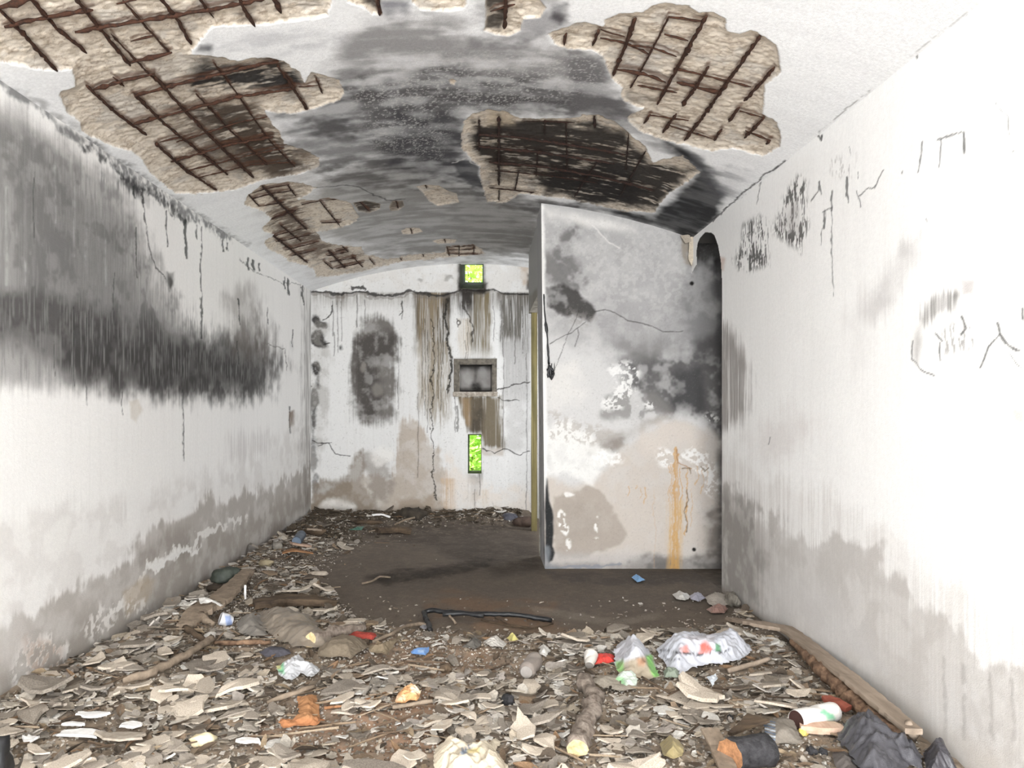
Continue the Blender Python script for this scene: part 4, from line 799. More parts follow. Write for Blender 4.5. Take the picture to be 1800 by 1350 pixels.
# --- wood
board('plank', 'long pale weathered plank with a crooked end lying along the right wall', 'plank', [(1278,1088,.03),(1330,1096,.055),(1383,1106,.08),(1412,1126,.09),(1500,1197,.11),(1606,1286,.11)], [.03,.085,.10,.09,.085,.085,.09,.09,.07], .022, M_wood, 3, .10)
stick('pole', 'brown bark-covered pole lying just beside the long plank', 'pole', [(1396,1126,.05),(1430,1162,.05),(1488,1218,.05),(1566,1292,.05)], (.030,.040), M_barkb, 5)
stick('twig', 'short brown stub of branch behind the long plank by the wall', 'stick', [(1402,1108,.08),(1414,1120,.07)], .017, M_barkb, 6)
stick('stake', 'short grey stake leaning on the wall at the near end of the plank', 'stick', [(1596,1270,.13),(1606,1292,.05)], (.016,.02), M_wood, 7)
o = stick('log', 'grey branch with a pale cut end pointing at the viewer', 'branch', [(1022,1192,.035),(1046,1225,.045),(1034,1262,.045),(1015,1316,.05)], (.034,.040), M_bark, 11, 12, .3, endmat=M_cut)
stick('branch', 'side knot sticking out of the foreground branch', 'x', [(1046,1225,.045),(1062,1218,.03)], (.018,.010), M_bark, 12, parent=o)
stick('log', 'short grey log with a pale broken end in the left middle of the floor', 'log', [(545,1126,.045),(585,1114,.045),(640,1104,.03)], (.048,.030), M_bark, 13, 12, endmat=M_cut)
stick('stick', 'thin pale crooked stick right of the red scrap', 'stick', [(655,1128,.015),(690,1113,.03),(712,1101,.03),(735,1096,.03),(752,1100,.015)], (.010,.014), M_drift, 14)
o = board('driftwood', 'long forked grey-brown driftwood leaning toward the left wall', 'driftwood', [(326,1102,.02),(345,1078,.05),(385,1055,.07),(412,1030,.08),(436,1004,.10)], [.10,.17,.16,.14,.11,.10], .035, M_drift, 15, .12)
stick('prong', None, None, [(352,1082,.04),(375,1098,.02)], (.035,.018), M_drift, 16, parent=o)
board('plank', 'dark burnt plank lying crosswise left of the bare floor', 'plank', [(446,1062,.04),(500,1054,.05),(550,1056,.05),(592,1062,.02)], [.14,.16,.15,.02], .05, M_woodd, 17, .2)
o = stick('bent_bar', 'thin black bent metal bar lying across the middle of the floor', 'bar', [(757,1108,.012),(749,1088,.03),(745,1076,.04),(760,1073,.05),(790,1076,.05),(850,1080,.045),(900,1080,.045),(940,1086,.03),(970,1091,.01)], .017, M_black, 18, 8)
stick('strip', None, None, [(778,1080,.05),(810,1077,.06),(850,1083,.05)], .016, M_black, 19, 8, parent=o)
stick('twig', 'thin forked twig under the bent black bar', 'twig', [(846,1090,.012),(905,1102,.012),(932,1105,.012),(972,1096,.012)], .006, M_woodd, 20, 6)
stick('twig', 'short thin twig crossing in front of the bent black bar', 'twig', [(870,1086,.02),(895,1098,.015),(938,1104,.015)], .005, M_woodd, 21, 6)
stick('twig', 'small grey twig standing under the left part of the bent bar', 'twig', [(790,1082,.05),(797,1090,.03),(801,1097,.008)], .009, M_drift, 22, 6)
stick('twig', 'pale curved twig alone on the dark floor patch', 'twig', [(636,1026,.01),(655,1021,.02),(668,1013,.03),(686,1015,.01)], .009, M_drift, 23, 6)
for k, (pts, r_, lb) in enumerate([([(215,1197,.02),(260,1185,.04),(330,1150,.06),(372,1122,.05)], .022, 'long grey-brown branch in the rubble along the left wall'), ([(377,1130,.02),(420,1130,.03),(475,1129,.02)], .015, 'reddish stick lying level in the rubble on the left'), ([(470,1236,.01),(510,1220,.03),(552,1207,.03)], .014, 'grey stick above the orange cloth'), ([(325,1104,.02),(350,1120,.03),(365,1128,.02)], .020, 'dark crooked root below the forked driftwood'), ([(570,1245,.01),(620,1238,.02),(660,1225,.01)], .007, 'thin orange-brown stick right of the orange cloth'), ([(175,1208,.015),(222,1188,.04)], .007, 'thin dark stick in the rubble at the lower left'), ([(1280,1180,.02),(1352,1158,.05)], .013, 'pale lath pointing at the plank by the right wall'), ([(1190,1226,.02),(1128,1190,.04)], .006, 'thin twig right of the grey branch'), ([(690,1243,.03),(760,1232,.04)], .010, 'grey stick under the orange peel')]):
    stick('stick', lb, 'stick', pts, r_, [M_drift, M_barkb, M_drift, M_woodd, M_orange, M_woodd, M_wood, M_woodd, M_drift][k], 30+k, 7)
# charred log
cl = stick('charred_log', 'thick charred log stub with an orange split end in the foreground', 'log', [(1282,1328,.06),(1300,1324,.062),(1352,1318,.062)], .058, M_char, 24, 18, .16, endmat=M_orange, jit=.02)
board('plank', 'narrow grey board lying beside the charred log', 'board', [(1248,1282,.06),(1262,1312,.05),(1285,1362,.04)], [.075,.07,.07], .015, M_drift, 25, .08)
board('wood_chip', 'wedge-shaped dark board fragment behind the charred log', 'board', [(1283,1290,.05),(1310,1275,.06),(1333,1262,.07)], [.02,.05,.11], .012, M_woodd, 26, .05)
board('wood_chip', 'split pinkish piece of timber under the white can', 'board', [(1405,1276,.03),(1440,1280,.03),(1478,1280,.035)], [.07,.075,.08], .03, plain_mat('pink_wood', (176,140,118), (216,188,166), 20, .85, .8, .004, (1, .2, 1)), 27)
board('tile_fragment', 'reddish-brown tile fragment by the brown pole', 'tile', [(1452,1226,.05),(1470,1236,.05),(1492,1246,.04)], [.05,.085,.05], .02, plain_mat('red_tile', (120,62,48), (164,92,74), 18), 28, .1)

# --- white can with green print
can = thing('can', 'dented white metal can with a green leaf print, lying on its side', 'can', gp(1430, 1266, .0))
def make_can(pa, pb, r, root, col, cap, body='body', dent=.10, pr=None, n=40, m=28, neck=None):
    a = gp(*pa); b = gp(*pb); PROP.extend(((a+(b-a)*f_).x, (a+(b-a)*f_).y, r) for f_ in (0, .33, .66, 1)); ax = (b-a).normalized(); u = ax.cross(Vector((0, 0, 1))).normalized(); v = u.cross(ax); V = []; Lr = (b-a).length
    for i in range(n):
        f = i/(n-1)
        for k in range(m):
            t = 2*math.pi*k/m; rr_ = r*(1-dent*max(0, math.sin(f*9+t*2))*math.sin(math.pi*f))
            if neck: rr_ *= float(np.interp(f, [q[0] for q in neck], [q[1] for q in neck]))
            if f < .03 or f > .97: rr_ *= .93
            V.append(a+(b-a)*f+(u*math.cos(t)+v*math.sin(t))*rr_)
    Fc = [(i*m+k, i*m+(k+1) % m, (i+1)*m+(k+1) % m, (i+1)*m+k) for i in range(n-1) for k in range(m)]
    P_ = np.array([tuple(p) for p in V]); q = Paint(P_, P_[:, 0]*2, P_[:, 1]*2, col)
    if pr: pr(q)
    relink(npmesh(body, V, Fc, M_film, q.col), root)
    for e, (cen, nm) in enumerate(((a, 'open_end'), (b, 'base'))):
        V2 = [cen+ax*(.006 if e == 0 else -.004)]+[cen+ax*(.002 if e == 0 else -.001)+(u*math.cos(2*math.pi*k/m)+v*math.sin(2*math.pi*k/m))*r*.9*(neck[0 if e == 0 else -1][1] if neck else 1) for k in range(m)]
        cc = cap[e]; relink(npmesh(nm, V2, [(0, 1+k, 1+(k+1) % m) for k in range(m)], M_film, np.tile(lin(cc), (len(V2), 1))), root)
def canp(q):
    q.blob([(1440,1252),(1448,1246),(1455,1252),(1464,1256),(1468,1264),(1455,1266),(1450,1258)], (104,184,140), .9, 2.5, 2, 0, .3); q.blob([(1396,1255),(1430,1250),(1430,1275),(1396,1275)], (186,182,176), .6, 6, 5, 0, .8, .45, .6, 'f')
make_can((1399,1266,.05), (1466,1251,.05), .045, can, (222,218,212), [(60,40,36), (210,206,200)], pr=canp)
# small paint cup
cup = thing('cup', 'small white plastic cup with a blue band, tipped over by the left wall', 'cup', gp(390, 1092, 0))
def cupp(q): q.blob([(395,1082),(405,1082),(410,1100),(398,1100)], (116,138,184), .8, 1.5, 1, 0, 0)
make_can((387,1087,.05), (409,1092,.03), .042, cup, (206,206,208), [(150,148,146), (190,190,196)], 'body', .0, cupp, neck=[(0, 1), (.6, .95), (1, .6)])
# clear plastic bottle
bot = thing('bottle', 'dusty crushed clear plastic bottle lying in the rubble', 'bottle', gp(930, 1170, 0))
make_can((925,1182,.045), (943,1156,.045), .047, bot, (142,132,124), [(150,144,138), (120,112,104)], 'body', .14, neck=[(0, .75), (.12, 1), (.8, 1), (1, .7)])
cup2 = thing('cup', 'crushed pale plastic cup left of the red wrapper', 'cup', gp(1038, 1165, 0))
make_can((1036,1170,.02), (1039,1150,.05), .040, cup2, (196,190,182), [(150,144,138), (214,210,206)], 'body', .12, neck=[(0, .62), (1, 1.05)])
jar = thing('bottle', 'blue plastic bottle at the foot of the far end of the left wall', 'bottle', gp(524, 950, 0))
make_can((521,952,.06), (530,940,.10), .055, jar, (66,78,92), [(90,104,120), (50,54,60)], 'body', .06, neck=[(0, .9), (1, .9)])

# --- bags, cloths and wrappers
sheet('plastic_bag', 'large crumpled black plastic bag by the right wall in the foreground', 'plastic bag', [(1471,1268),(1485,1262),(1500,1258),(1520,1268),(1545,1266),(1570,1278),(1590,1298),(1610,1302),(1622,1310),(1620,1336),(1600,1330),(1580,1340),(1555,1352),(1530,1352),(1510,1336),(1490,1306),(1475,1292)], (74,73,77), .02, .10, .045, 10, .003, seed=1, zpl=.06)
sheet('plastic_bag', 'smaller crumpled black plastic bag at the foot of the right wall', 'plastic bag', [(1622,1318),(1640,1314),(1662,1312),(1672,1324),(1690,1362),(1630,1362)], (66,64,68), .02, .06, .034, 11, .003, seed=2, zpl=.04)
sheet('plastic_bag', 'dark grey flattened bag under the large black bag', 'plastic bag', [(1462,1318),(1480,1308),(1500,1326),(1520,1350),(1540,1372),(1490,1372),(1465,1335)], (96,90,86), .015, .03, .012, 9, seed=3, mat=M_cloth)
def pb1(q):
    q.blob([(1084,1165),(1125,1155),(1150,1150),(1160,1195),(1080,1195)], (142,128,104), .9, 4, 3, 0, .2); q.blob([(1135,1152),(1146,1150),(1152,1172),(1166,1186),(1150,1190),(1140,1170)], (120,186,92), .95, 2.5, 2, 0, .2); q.blob([(1082,1162),(1096,1162),(1096,1182),(1084,1180)], (124,178,100), .8, 3, 2, 0, .2); q.blob([(1120,1158),(1135,1156),(1133,1170),(1122,1170)], (176,124,92), .6, 3, 2)
sheet('plastic_bag', 'white and green plastic bag standing crumpled beside the red wrapper', 'plastic bag', [(1079,1140),(1085,1125),(1098,1118),(1108,1130),(1125,1134),(1138,1133),(1148,1146),(1158,1180),(1140,1184),(1115,1178),(1090,1184),(1082,1165)], (194,194,200), .03, .10, .030, 9, paint=pb1, seed=4, zpl=.06)
def pb2(q):
    q.blob([(1192,1138),(1208,1132),(1214,1148),(1200,1150)], (224,128,112), .85, 3, 3, 0, .4, .4, .55, 'f'); q.blob([(1226,1148),(1232,1130),(1242,1128),(1254,1140),(1246,1150)], (226,96,80), .95, 2.5, 2.5, 0, .3, .35, .5, 'f'); q.blob([(1256,1146),(1258,1130),(1266,1134),(1268,1146)], (72,140,88), .95, 1.5, 1.5, 0, .1)
    q.blob([(1205,1118),(1255,1118),(1256,1130),(1205,1130)], (176,168,170), .5, 6, 4); q.line([(1160,1142),(1190,1146),(1225,1150),(1260,1148),(1282,1142)], 3, (36,34,36), .9, .8); q.line([(1162,1150),(1175,1160),(1195,1158)], 2, (60,58,62), .8, .8)
sheet('plastic_bag', 'long white carrier bag with red and green print lying crumpled', 'plastic bag', [(1154,1132),(1175,1128),(1195,1122),(1230,1120),(1255,1124),(1276,1116),(1290,1122),(1305,1122),(1322,1132),(1320,1142),(1300,1152),(1270,1160),(1240,1160),(1215,1166),(1195,1176),(1178,1170),(1168,1156),(1158,1146)], (190,191,198), .02, .09, .036, 8, paint=pb2, seed=5, zpl=.05)
sheet('plastic_bag', 'grey-white tail of a bag with a green fold below the white and green bag', 'plastic bag', [(1076,1192),(1088,1180),(1100,1180),(1112,1178),(1122,1186),(1118,1200),(1100,1206),(1084,1200)], (196,206,194), .02, .03, .012, 16, seed=6, paint=lambda q: q.blob([(1076,1188),(1095,1190),(1100,1205),(1078,1200)], (126,178,118), .85, 4, 3, 0, .2))
sheet('wrapper', 'bright red wrapper tucked beside the white and green bag', 'wrapper', [(1044,1150),(1060,1146),(1080,1149),(1079,1160),(1062,1163),(1046,1165)], (196,62,54), .02, .02, .008, 18, seed=7)
sheet('wrapper', 'small pale blue-white torn wrapper in the right foreground rubble', 'wrapper', [(1242,1188),(1258,1182),(1262,1190),(1252,1204)], (216,222,228), .03, .015, .008, 20, seed=8)
def pbb(q):
    q.blob([(808,1322),(830,1312),(832,1318),(812,1328)], (110,128,150), .8, 1.2, .8, 0, .7, .45, .55, 'f'); q.blob([(820,1318),(845,1314),(842,1322),(822,1324)], (214,192,120), .6, 2, 1)
    for x_ in (810, 814, 818, 822, 826): q.line([(x_, 1322-(x_-810)*.4), (x_+2, 1314-(x_-810)*.4)], 1.3, (86,104,132), .9, .1)
sheet('plastic_bag', 'dusty beige plastic bag with faint blue lettering in the bottom foreground', 'plastic bag', [(762,1318),(770,1306),(790,1304),(815,1302),(830,1310),(850,1306),(872,1290),(878,1298),(872,1312),(880,1326),(895,1345),(892,1362),(770,1366),(762,1340)], (192,180,160), .02, .05, .028, 11, paint=pbb, seed=9, zpl=.04, mat=M_cloth)
sheet('cloth', 'crumpled orange-brown cloth in the left foreground', 'cloth', [(522,1222),(556,1220),(561,1240),(562,1260),(570,1262),(555,1272),(525,1270),(500,1276),(490,1268),(494,1260),(512,1262),(526,1252)], (168,122,84), .02, .035, .016, 12, paint=lambda q: q.blob([(488,1262),(575,1262),(575,1280),(488,1280)], (184,120,80), .6, 5, 3, 0, .3), seed=10, mat=M_cloth, zpl=.03)
sheet('orange_peel', 'curled orange and cream peel in the middle of the rubble', 'peel', [(696,1222),(702,1212),(716,1208),(730,1205),(740,1210),(738,1218),(734,1228),(722,1226),(706,1232),(694,1230)], (206,156,108), .03, .03, .018, 26, paint=lambda q: (q.blob([(722,1206),(742,1206),(740,1218),(724,1216)], (248,226,196), .95, 3, 2, 0, .1), q.blob([(696,1224),(712,1222),(712,1232),(694,1232)], (240,214,180), .8, 3, 2)), seed=11, mat=M_cloth)
sheet('plastic_bag', 'small torn white plastic bag with a green corner on the left rubble', 'plastic bag', [(486,1166),(495,1164),(505,1158),(524,1148),(532,1150),(536,1162),(556,1166),(562,1174),(548,1186),(530,1178),(515,1190),(500,1188),(490,1182)], (190,190,192), .02, .035, .024, 16, paint=lambda q: (q.blob([(486,1164),(498,1160),(500,1186),(488,1180)], (108,176,128), .9, 3, 2, 0, .1), q.blob([(484,1166),(492,1164),(494,1176),(486,1176)], (218,212,150), .9, 2, 1, 0, .1)), seed=12)
sheet('wrapper', 'small bright blue scrap of plastic on the rubble edge', 'wrapper', [(722,1144),(730,1138),(754,1136),(755,1141),(748,1150),(724,1147)], (110,150,206), .015, .012, .006, 22, paint=lambda q: q.blob([(735,1142),(746,1142),(745,1147),(735,1147)], (170,190,214), .7, 2, 1), seed=13)
sheet('cloth', 'dull red scrap of cloth behind the brown folded sheet', 'cloth', [(612,1114),(625,1109),(660,1111),(662,1116),(655,1122),(640,1120),(614,1120)], (158,66,56), .035, .02, .008, 18, seed=14, mat=M_cloth)
sheet('cardboard', 'dusty brown crumpled sheet in front of the grey log', 'cardboard', [(560,1134),(590,1120),(640,1120),(648,1130),(632,1140),(618,1152),(600,1148),(575,1150),(558,1146)], (122,110,94), .03, .04, .014, 9, seed=15, mat=M_cloth)
sheet('cardboard', 'brown folded sheet with upturned edges left of the blue scrap', 'cardboard', [(645,1128),(665,1132),(690,1122),(702,1112),(706,1116),(680,1144),(664,1142),(650,1140)], (126,112,92), .03, .04, .016, 10, seed=16, mat=M_cloth)
sheet('rubber_mat', 'dark slate-grey sheet lying upturned on the left rubble', 'sheet', [(456,1144),(475,1134),(500,1136),(512,1146),(490,1152),(465,1151)], (78,76,82), .03, .02, .004, 8, seed=17, mat=M_cloth)
sheet('plastic_film', 'shiny crumpled clear plastic film below the burnt plank', 'plastic film', [(452,1064),(480,1068),(520,1072),(560,1084),(560,1100),(600,1118),(575,1130),(520,1128),(480,1112),(460,1090)], (132,121,108), .02, .06, .020, 9, seed=18)
sheet('plastic_film', 'dull grey plastic sack beside the shiny film on the left', 'plastic film', [(415,1090),(430,1076),(452,1070),(465,1090),(470,1110),(440,1112),(420,1104)], (130,124,116), .02, .05, .016, 10, seed=19)
sheet('plastic_scrap', 'white bone-like strip of plastic lying across the driftwood', 'plastic strip', [(349,1052),(362,1050),(375,1055),(392,1064),(388,1066),(372,1058),(358,1060),(353,1062)], (226,222,216), .10, .01, .004, 12, seed=20, zpl=.10)
sheet('leaf', 'flat dusty disc of peeled plaster below the white and green bag', 'plaster', [(1037,1196),(1050,1185),(1080,1184),(1110,1192),(1122,1206),(1090,1212),(1060,1206)], (170,160,146), .02, .015, .005, 8, seed=21, mat=M_deb)
sheet('corrugated_sheet', 'grey torn sheet with a bluish ribbed edge beside the white can', 'sheet', [(1340,1266),(1352,1262),(1375,1256),(1396,1262),(1402,1280),(1412,1302),(1380,1300),(1355,1304),(1348,1290)], (132,124,114), .04, .025, .006, 8, paint=lambda q: [q.line([(1338, y_), (1362, y_+6)], 2.6, (206,216,228) if k % 2 else (104,124,150), .95, .3) for k, y_ in enumerate(range(1264, 1306, 5))] and None, seed=22, mat=M_cloth)
sheet('broken_bottle', 'round olive-brown base of a broken bottle in the foreground', 'glass', [(1160,1298),(1172,1290),(1192,1292),(1202,1306),(1200,1320),(1184,1326),(1166,1320)], (150,136,98), .03, .035, .002, 8, seed=23, ridge=False)
for k, (pl, colr, nm, lb, ct) in enumerate([
    ([(1182,1042),(1195,1040),(1215,1046),(1205,1052),(1190,1050)], (186,182,176), 'wrapper', 'small crumpled pale film alone left of the crumpled heap by the doorway', 'wrapper'),
    ([(1212,1044),(1232,1040),(1240,1048),(1228,1054),(1214,1050)], (160,158,170), 'wrapper', 'small lilac-grey crumpled film by the doorway', 'wrapper'),
    ([(1240,1046),(1258,1038),(1280,1044),(1286,1056),(1265,1066),(1245,1058)], (172,164,154), 'wrapper', 'largest pale crumpled film heaped by the doorway', 'wrapper'),
    ([(1242,1068),(1258,1062),(1280,1066),(1274,1074),(1250,1074)], (140,110,100), 'cloth', 'flat reddish scrap lying by the doorway', 'cloth'),
    ([(1110,1012),(1122,1010),(1134,1017),(1120,1020)], (120,160,200), 'wrapper', 'small blue sachet on the bare floor before the partition', 'wrapper'),
    ([(738,1098),(746,1090),(752,1096),(748,1104)], (150,150,156), 'wrapper', 'small silvery film at the left foot of the bent bar', 'wrapper'),
    ([(812,1134),(830,1124),(845,1122),(846,1130),(836,1136)], (86,82,76), 'wrapper', 'dark crumpled scrap in the middle of the rubble edge', 'wrapper'),
    ([(850,1124),(870,1118),(890,1126),(886,1134),(862,1132)], (196,190,182), 'wrapper', 'pale crumpled scrap in the middle of the rubble edge', 'wrapper'),
    ([(890,1118),(905,1115),(912,1120),(900,1124)], (200,190,120), 'wrapper', 'small yellow scrap at the edge of the bare floor', 'wrapper'),
    ([(946,1134),(960,1132),(968,1140),(960,1150),(948,1146)], (200,196,190), 'wrapper', 'silvery white scrap beyond the crushed clear bottle', 'wrapper'),
    ([(1166,1176),(1176,1174),(1196,1178),(1192,1186),(1168,1186)], (140,150,134), 'cardboard', 'olive card with a turquoise edge right of the white and green bag', 'cardboard')]):
    sheet(nm, lb, ct, pl, colr, .015, .03, .012, 22, seed=50+k)
# lumps and stones
for k, (px, py, sx, sy, sz, mt, lb, ct, nm) in enumerate([
    (160,1256,.068,.055,.014,M_white,'round white disc of plaster in the lower left foreground','plaster','plaster_disc'),
    (143,1287,.092,.05,.010,M_white,'long white plaster slab below the round white disc','plaster','plaster_slab'),
    (229,1272,.04,.035,.009,M_white,'small pointed white chip right of the round white disc','plaster','plaster_chip'),
    (56,1300,.028,.05,.012,M_white,'small white kite-shaped chip at the lower left edge','plaster','plaster_chip'),
    (212,1295,.10,.055,.012,M_flake,'broad pale oval plaster slab in the lower left foreground','plaster','plaster_slab'),
    (130,1272,.05,.03,.02,M_white,'white angular chip touching the round white disc','plaster','plaster_chip'),
    (358,1302,.055,.04,.028,plain_mat('foam', (206,190,150), (228,216,186), 30),'creamy yellow foam lump in the left foreground','foam','foam_lump'),
    (436,1301,.05,.03,.016,M_white,'white rough lump right of the yellow foam','plaster','plaster_lump'),
    (894,1232,.034,.032,.030,M_char,'round black charred lump in the middle of the rubble','charcoal','charcoal_lump'),
    (783,1175,.035,.03,.03,M_woodd,'dark brown lump below the blue scrap','lump','mud_lump'),
    (559,1008,.09,.07,.020,M_flake,'flat grey stone slab at the left edge of the bare floor','stone','stone_slab'),
    (1287,1056,.04,.13,.06,M_conc,'worn mossy lump of concrete at the doorway corner','concrete','concrete_lump'),
    (920,918,.13,.10,.075,plain_mat('brown_stone', (60,48,42), (92,76,66), 12),'brown boulder at the foot of the yellow post','stone','boulder'),
    (895,914,.10,.08,.085,M_film if 0 else plain_mat('slate_bag', (52,52,58), (88,88,98), 12, .4, .5),'dark glossy bundle left of the brown boulder','bundle','bundle'),
    (722,908,.20,.12,.10,plain_mat('dark_heap', (38,34,30), (74,66,56), 12),'dark mound against the far wall below the brown stain','mound','mound'),
    (648,918,.17,.05,.03,M_woodd,'dark wood lump at the far left rubble','wood','wood_lump'),
    (553,935,.12,.06,.05,M_woodd,'dark brown box-like lump beside the blue bottle','wood','wood_lump'),
    (1284,1262,.014,.014,.014,M_black,'small black pebble near the charred log','stone','pebble'),
    (1427,1320,.022,.02,.018,M_char,'black clinker lump below the ribbed sheet','charcoal','charcoal_lump'),
    (1447,1322,.018,.016,.016,M_char,'small black clinker next to the larger one','charcoal','charcoal_lump'),
    (1410,1288,.022,.02,.018,plain_mat('yellow', (186,160,70), (220,200,120), 20),'small yellow lump under the mouth of the white can','lump','yellow_lump'),
    (668,1314,.018,.022,.014,M_flake,'small oval pebble in the bottom foreground','stone','pebble'),
    (930,1199,.0,.0,.0,None,'','',''),
    (397,1012,.10,.09,.07,plain_mat('green_bag', (44,50,44), (74,78,70), 12, .6),'dark green lump behind the driftwood at the left wall','lump','green_lump'),
    (378,1034,.07,.06,.03,plain_mat('dark_tile', (40,34,28), (70,60,50), 12),'dark brown chunk in front of the dark green lump','chunk','dark_chunk'),
    (487,960,.05,.05,.05,M_conc,'grey rounded stone beside the orange cardboard','stone','stone'),
    (468,990,.06,.05,.04,plain_mat('tan_stone', (120,108,86), (158,146,120), 14),'tan rounded stone at the foot of the left wall','stone','stone')]):
    if mt and nm.startswith('plaster'):
        q_ = random.Random(700+k); V, Fc = flake_geo(1.0, q_, .16, 13); p = gp(px, py, .03); o = npmesh(nm, [(v[0]*sx*1.25, v[1]*sy*1.7, v[2]*.055) for v in V], Fc, mt, smooth=False); o.location = p; o.rotation_euler = (-.10, .05, 0); PROP.append((p.x, p.y, sx*1.1)); tag(o, lb, ct)
    elif mt: chunk(nm, lb, ct, px, py, sx, sy, sz, mt, 60+k, rough=.16 if mt in (M_white, M_flake) else .28)
board('cardboard', 'orange-brown folded cardboard at the foot of the left wall', 'cardboard', [(496,972,.05),(515,966,.09),(548,972,.03)], [.06,.16,.08], .012, plain_mat('card', (120,86,56), (160,118,84), 10), 80)
board('box_fragment', 'pinkish flat box fragment on top of the orange cardboard', 'box', [(512,955,.05),(545,960,.04)], [.10,.12], .02, plain_mat('card2', (150,122,104), (184,158,138), 10), 81)
board('plank', 'dark long board lying level in the far rubble', 'plank', [(662,932,.06),(700,930,.06),(722,934,.03)], [.10,.12,.10], .06, M_woodd, 82)
board('plank', 'pale thin strip resting on the far rubble', 'strip', [(655,905,.10),(672,904,.11),(686,909,.08)], [.03,.035,.02], .02, M_white, 83)
board('plank', 'grey lath leaning on the dark mound by the far wall', 'lath', [(695,922,.03),(712,914,.10),(728,910,.16)], [.04,.04,.04], .02, M_drift, 84)
sheet('wrapper', 'dull green wrapper in the far left rubble', 'wrapper', [(614,930),(628,925),(640,924),(636,930),(618,933)], (52,96,80), .07, .02, .008, 14, seed=85)
stick('stick', 'thin stick hanging over the rubble near the left wall end', 'stick', [(540,930,.14),(565,932,.12)], .012, M_wood, 86)
board('plaster_fragment', 'white triangular plaster fragment standing right of the driftwood', 'plaster', [(431,1046,.02),(431,1030,.10)], [.11,.02], .015, M_white, 87, roll=1.1)
# black thing at the left edge
chunk('rubber_boot', 'black rounded object cut by the left edge of the foreground', 'rubber', -8, 1340, .055, .06, .11, M_black, 90, z=.11)

# --- post, cord
ps = bar_box(.585, .652, 0, 2.66, 9.34, 9.42, 'wooden_post', plain_mat('yellowed_post', (104,98,66), (164,150,104), 9, .85, .7, .006, (1, 1, .12)), None, 5)
tag(ps, 'yellowish mouldy wooden post behind the partition edge', 'post')
def wp(px, py, Y): return Vector(((px-VX)*Y/F, Y, EYE-(py-VY)*Y/F))
cr = thing('burnt_cord', 'black burnt cord with a ragged lump hanging on the partition', 'cord', wp(957, 518, YP-.02))
rp, _ = resample([wp(p[0], p[1], YP-.022) for p in [(956,517),(957,545),(960,575),(962,588),(963,610),(965,640)]], 24)
V, Fc = tube_geo(rp, [.006+.008*(abs(i-11) < 2)+.003*(i > 16) for i in range(24)], 8, 3, .6); relink(npmesh('cord', V, Fc, M_black), cr)
for k, (x0_, y0_, x1_, y1_, r_) in enumerate([(965,640,963,664,.010),(966,642,969,667,.016),(966,645,974,655,.013),(974,655,969,668,.010),(962,648,966,664,.009),(969,650,970,638,.004),(974,655,975,637,.003)]):
    rp, _ = resample([wp(x0_, y0_, YP-.03), wp(x1_, y1_, YP-.03)], 6); V, Fc = tube_geo(rp, [r_*.6, r_, r_*1.2, r_, r_*.9, r_*.4], 7, 60+k, .7); relink(npmesh('strand', V, Fc, M_black), cr)
# loose plaster hanging at the broken lintel
for k, (pl, cc) in enumerate([([(1212,418),(1224,412),(1222,440),(1216,468),(1210,455)], (196,184,166)), ([(1196,414),(1212,412),(1216,424),(1205,428)], (170,160,146)), ([(1222,418),(1238,404),(1242,408),(1228,424)], (206,200,192))]):
    V = [wp(p[0], p[1], YP-.05-.02*k) for p in pl]+[wp(p[0], p[1], YP-.02-.02*k) for p in pl]; n = len(pl); cen = sum(V, Vector())/len(V)
    o = npmesh('loose_plaster', [v-cen for v in V], [tuple(range(n))[::-1], tuple(range(n, 2*n))]+[(i, (i+1) % n, (i+1) % n+n, i+n) for i in range(n)], M_deb, np.tile(lin(cc), (2*n, 1)), smooth=False); o.location = cen
    tag(o, ['long torn flap of plaster hanging at the doorway corner', 'stubby flake of plaster at the top right corner of the partition', 'narrow plaster strip curling along the top of the doorway'][k], 'plaster')

# ================================================================== RUBBLE: FLAKES
rr = random.Random(99); items = []
def samp():
    z = rr.random()
    if z < .70: return rr.uniform(XL+.05, XR-.07), 2.95+3.1*rr.random()**1.25
    if z < .86: return XL+.04+abs(rr.gauss(0, .55)), rr.uniform(4.5, 9.8)
    return rr.uniform(XL+.05, .5), YF-.06-abs(rr.gauss(0, .35))
PA = np.array(PROP)
def clash(x, y, r):
    d = np.hypot(PA[:, 0]-x, PA[:, 1]-y+0.0); return bool(np.any(d < PA[:, 2]+r)) or bool(np.any(np.hypot(PA[:, 0]-x, PA[:, 1]-y-.06) < PA[:, 2]*.8+r*.8))
while len(items) < 10500:
    x, y = samp()
    if y > YF-.05 or x > XR-.06 or y < 2.9: continue
    px, py = VX+F*x/y, VY+F*EYE/y
    m = float(heapmask(np.array([px]), np.array([py]))[0])
    if rr.random() > m*1.02+.012: continue
    # the reddish bare ground in the middle carries fewer flakes
    d1 = math.hypot((px-790)/170, (py-1165)/45); d2 = math.hypot((px-620)/190, (py-1325)/45)
    if (d1 < 1 or d2 < 1) and rr.random() < .82: continue
    if m < .5: r = rr.uniform(.008, .022)
    else: r = min(.145, max(.014, rr.lognormvariate(math.log(.028), .58)))
    if y > 6: r *= .85
    if x-r*.8 < XL or x+r*.8 > XR or clash(x, y, r*.85): continue
    items.append((r/y*F, x, y, r, py))
items.sort(reverse=True)
PAL = [(202,192,178),(198,190,180),(186,176,163),(170,160,146),(156,147,136),(136,128,118),(196,188,176),(174,161,143),(114,105,95),(94,84,73),(140,121,101),(208,203,195),(126,116,103),(164,155,146),(104,92,80)]
protos = []
for k in range(16):
    q = random.Random(500+k); V, Fc = flake_geo(1.0, q, rr.uniform(.06, .13))
    for mt in (M_flake, M_flakeg):
        o = npmesh('plaster_flake', V, Fc, mt, smooth=False); protos.append(o.data); bpy.data.objects.remove(o)
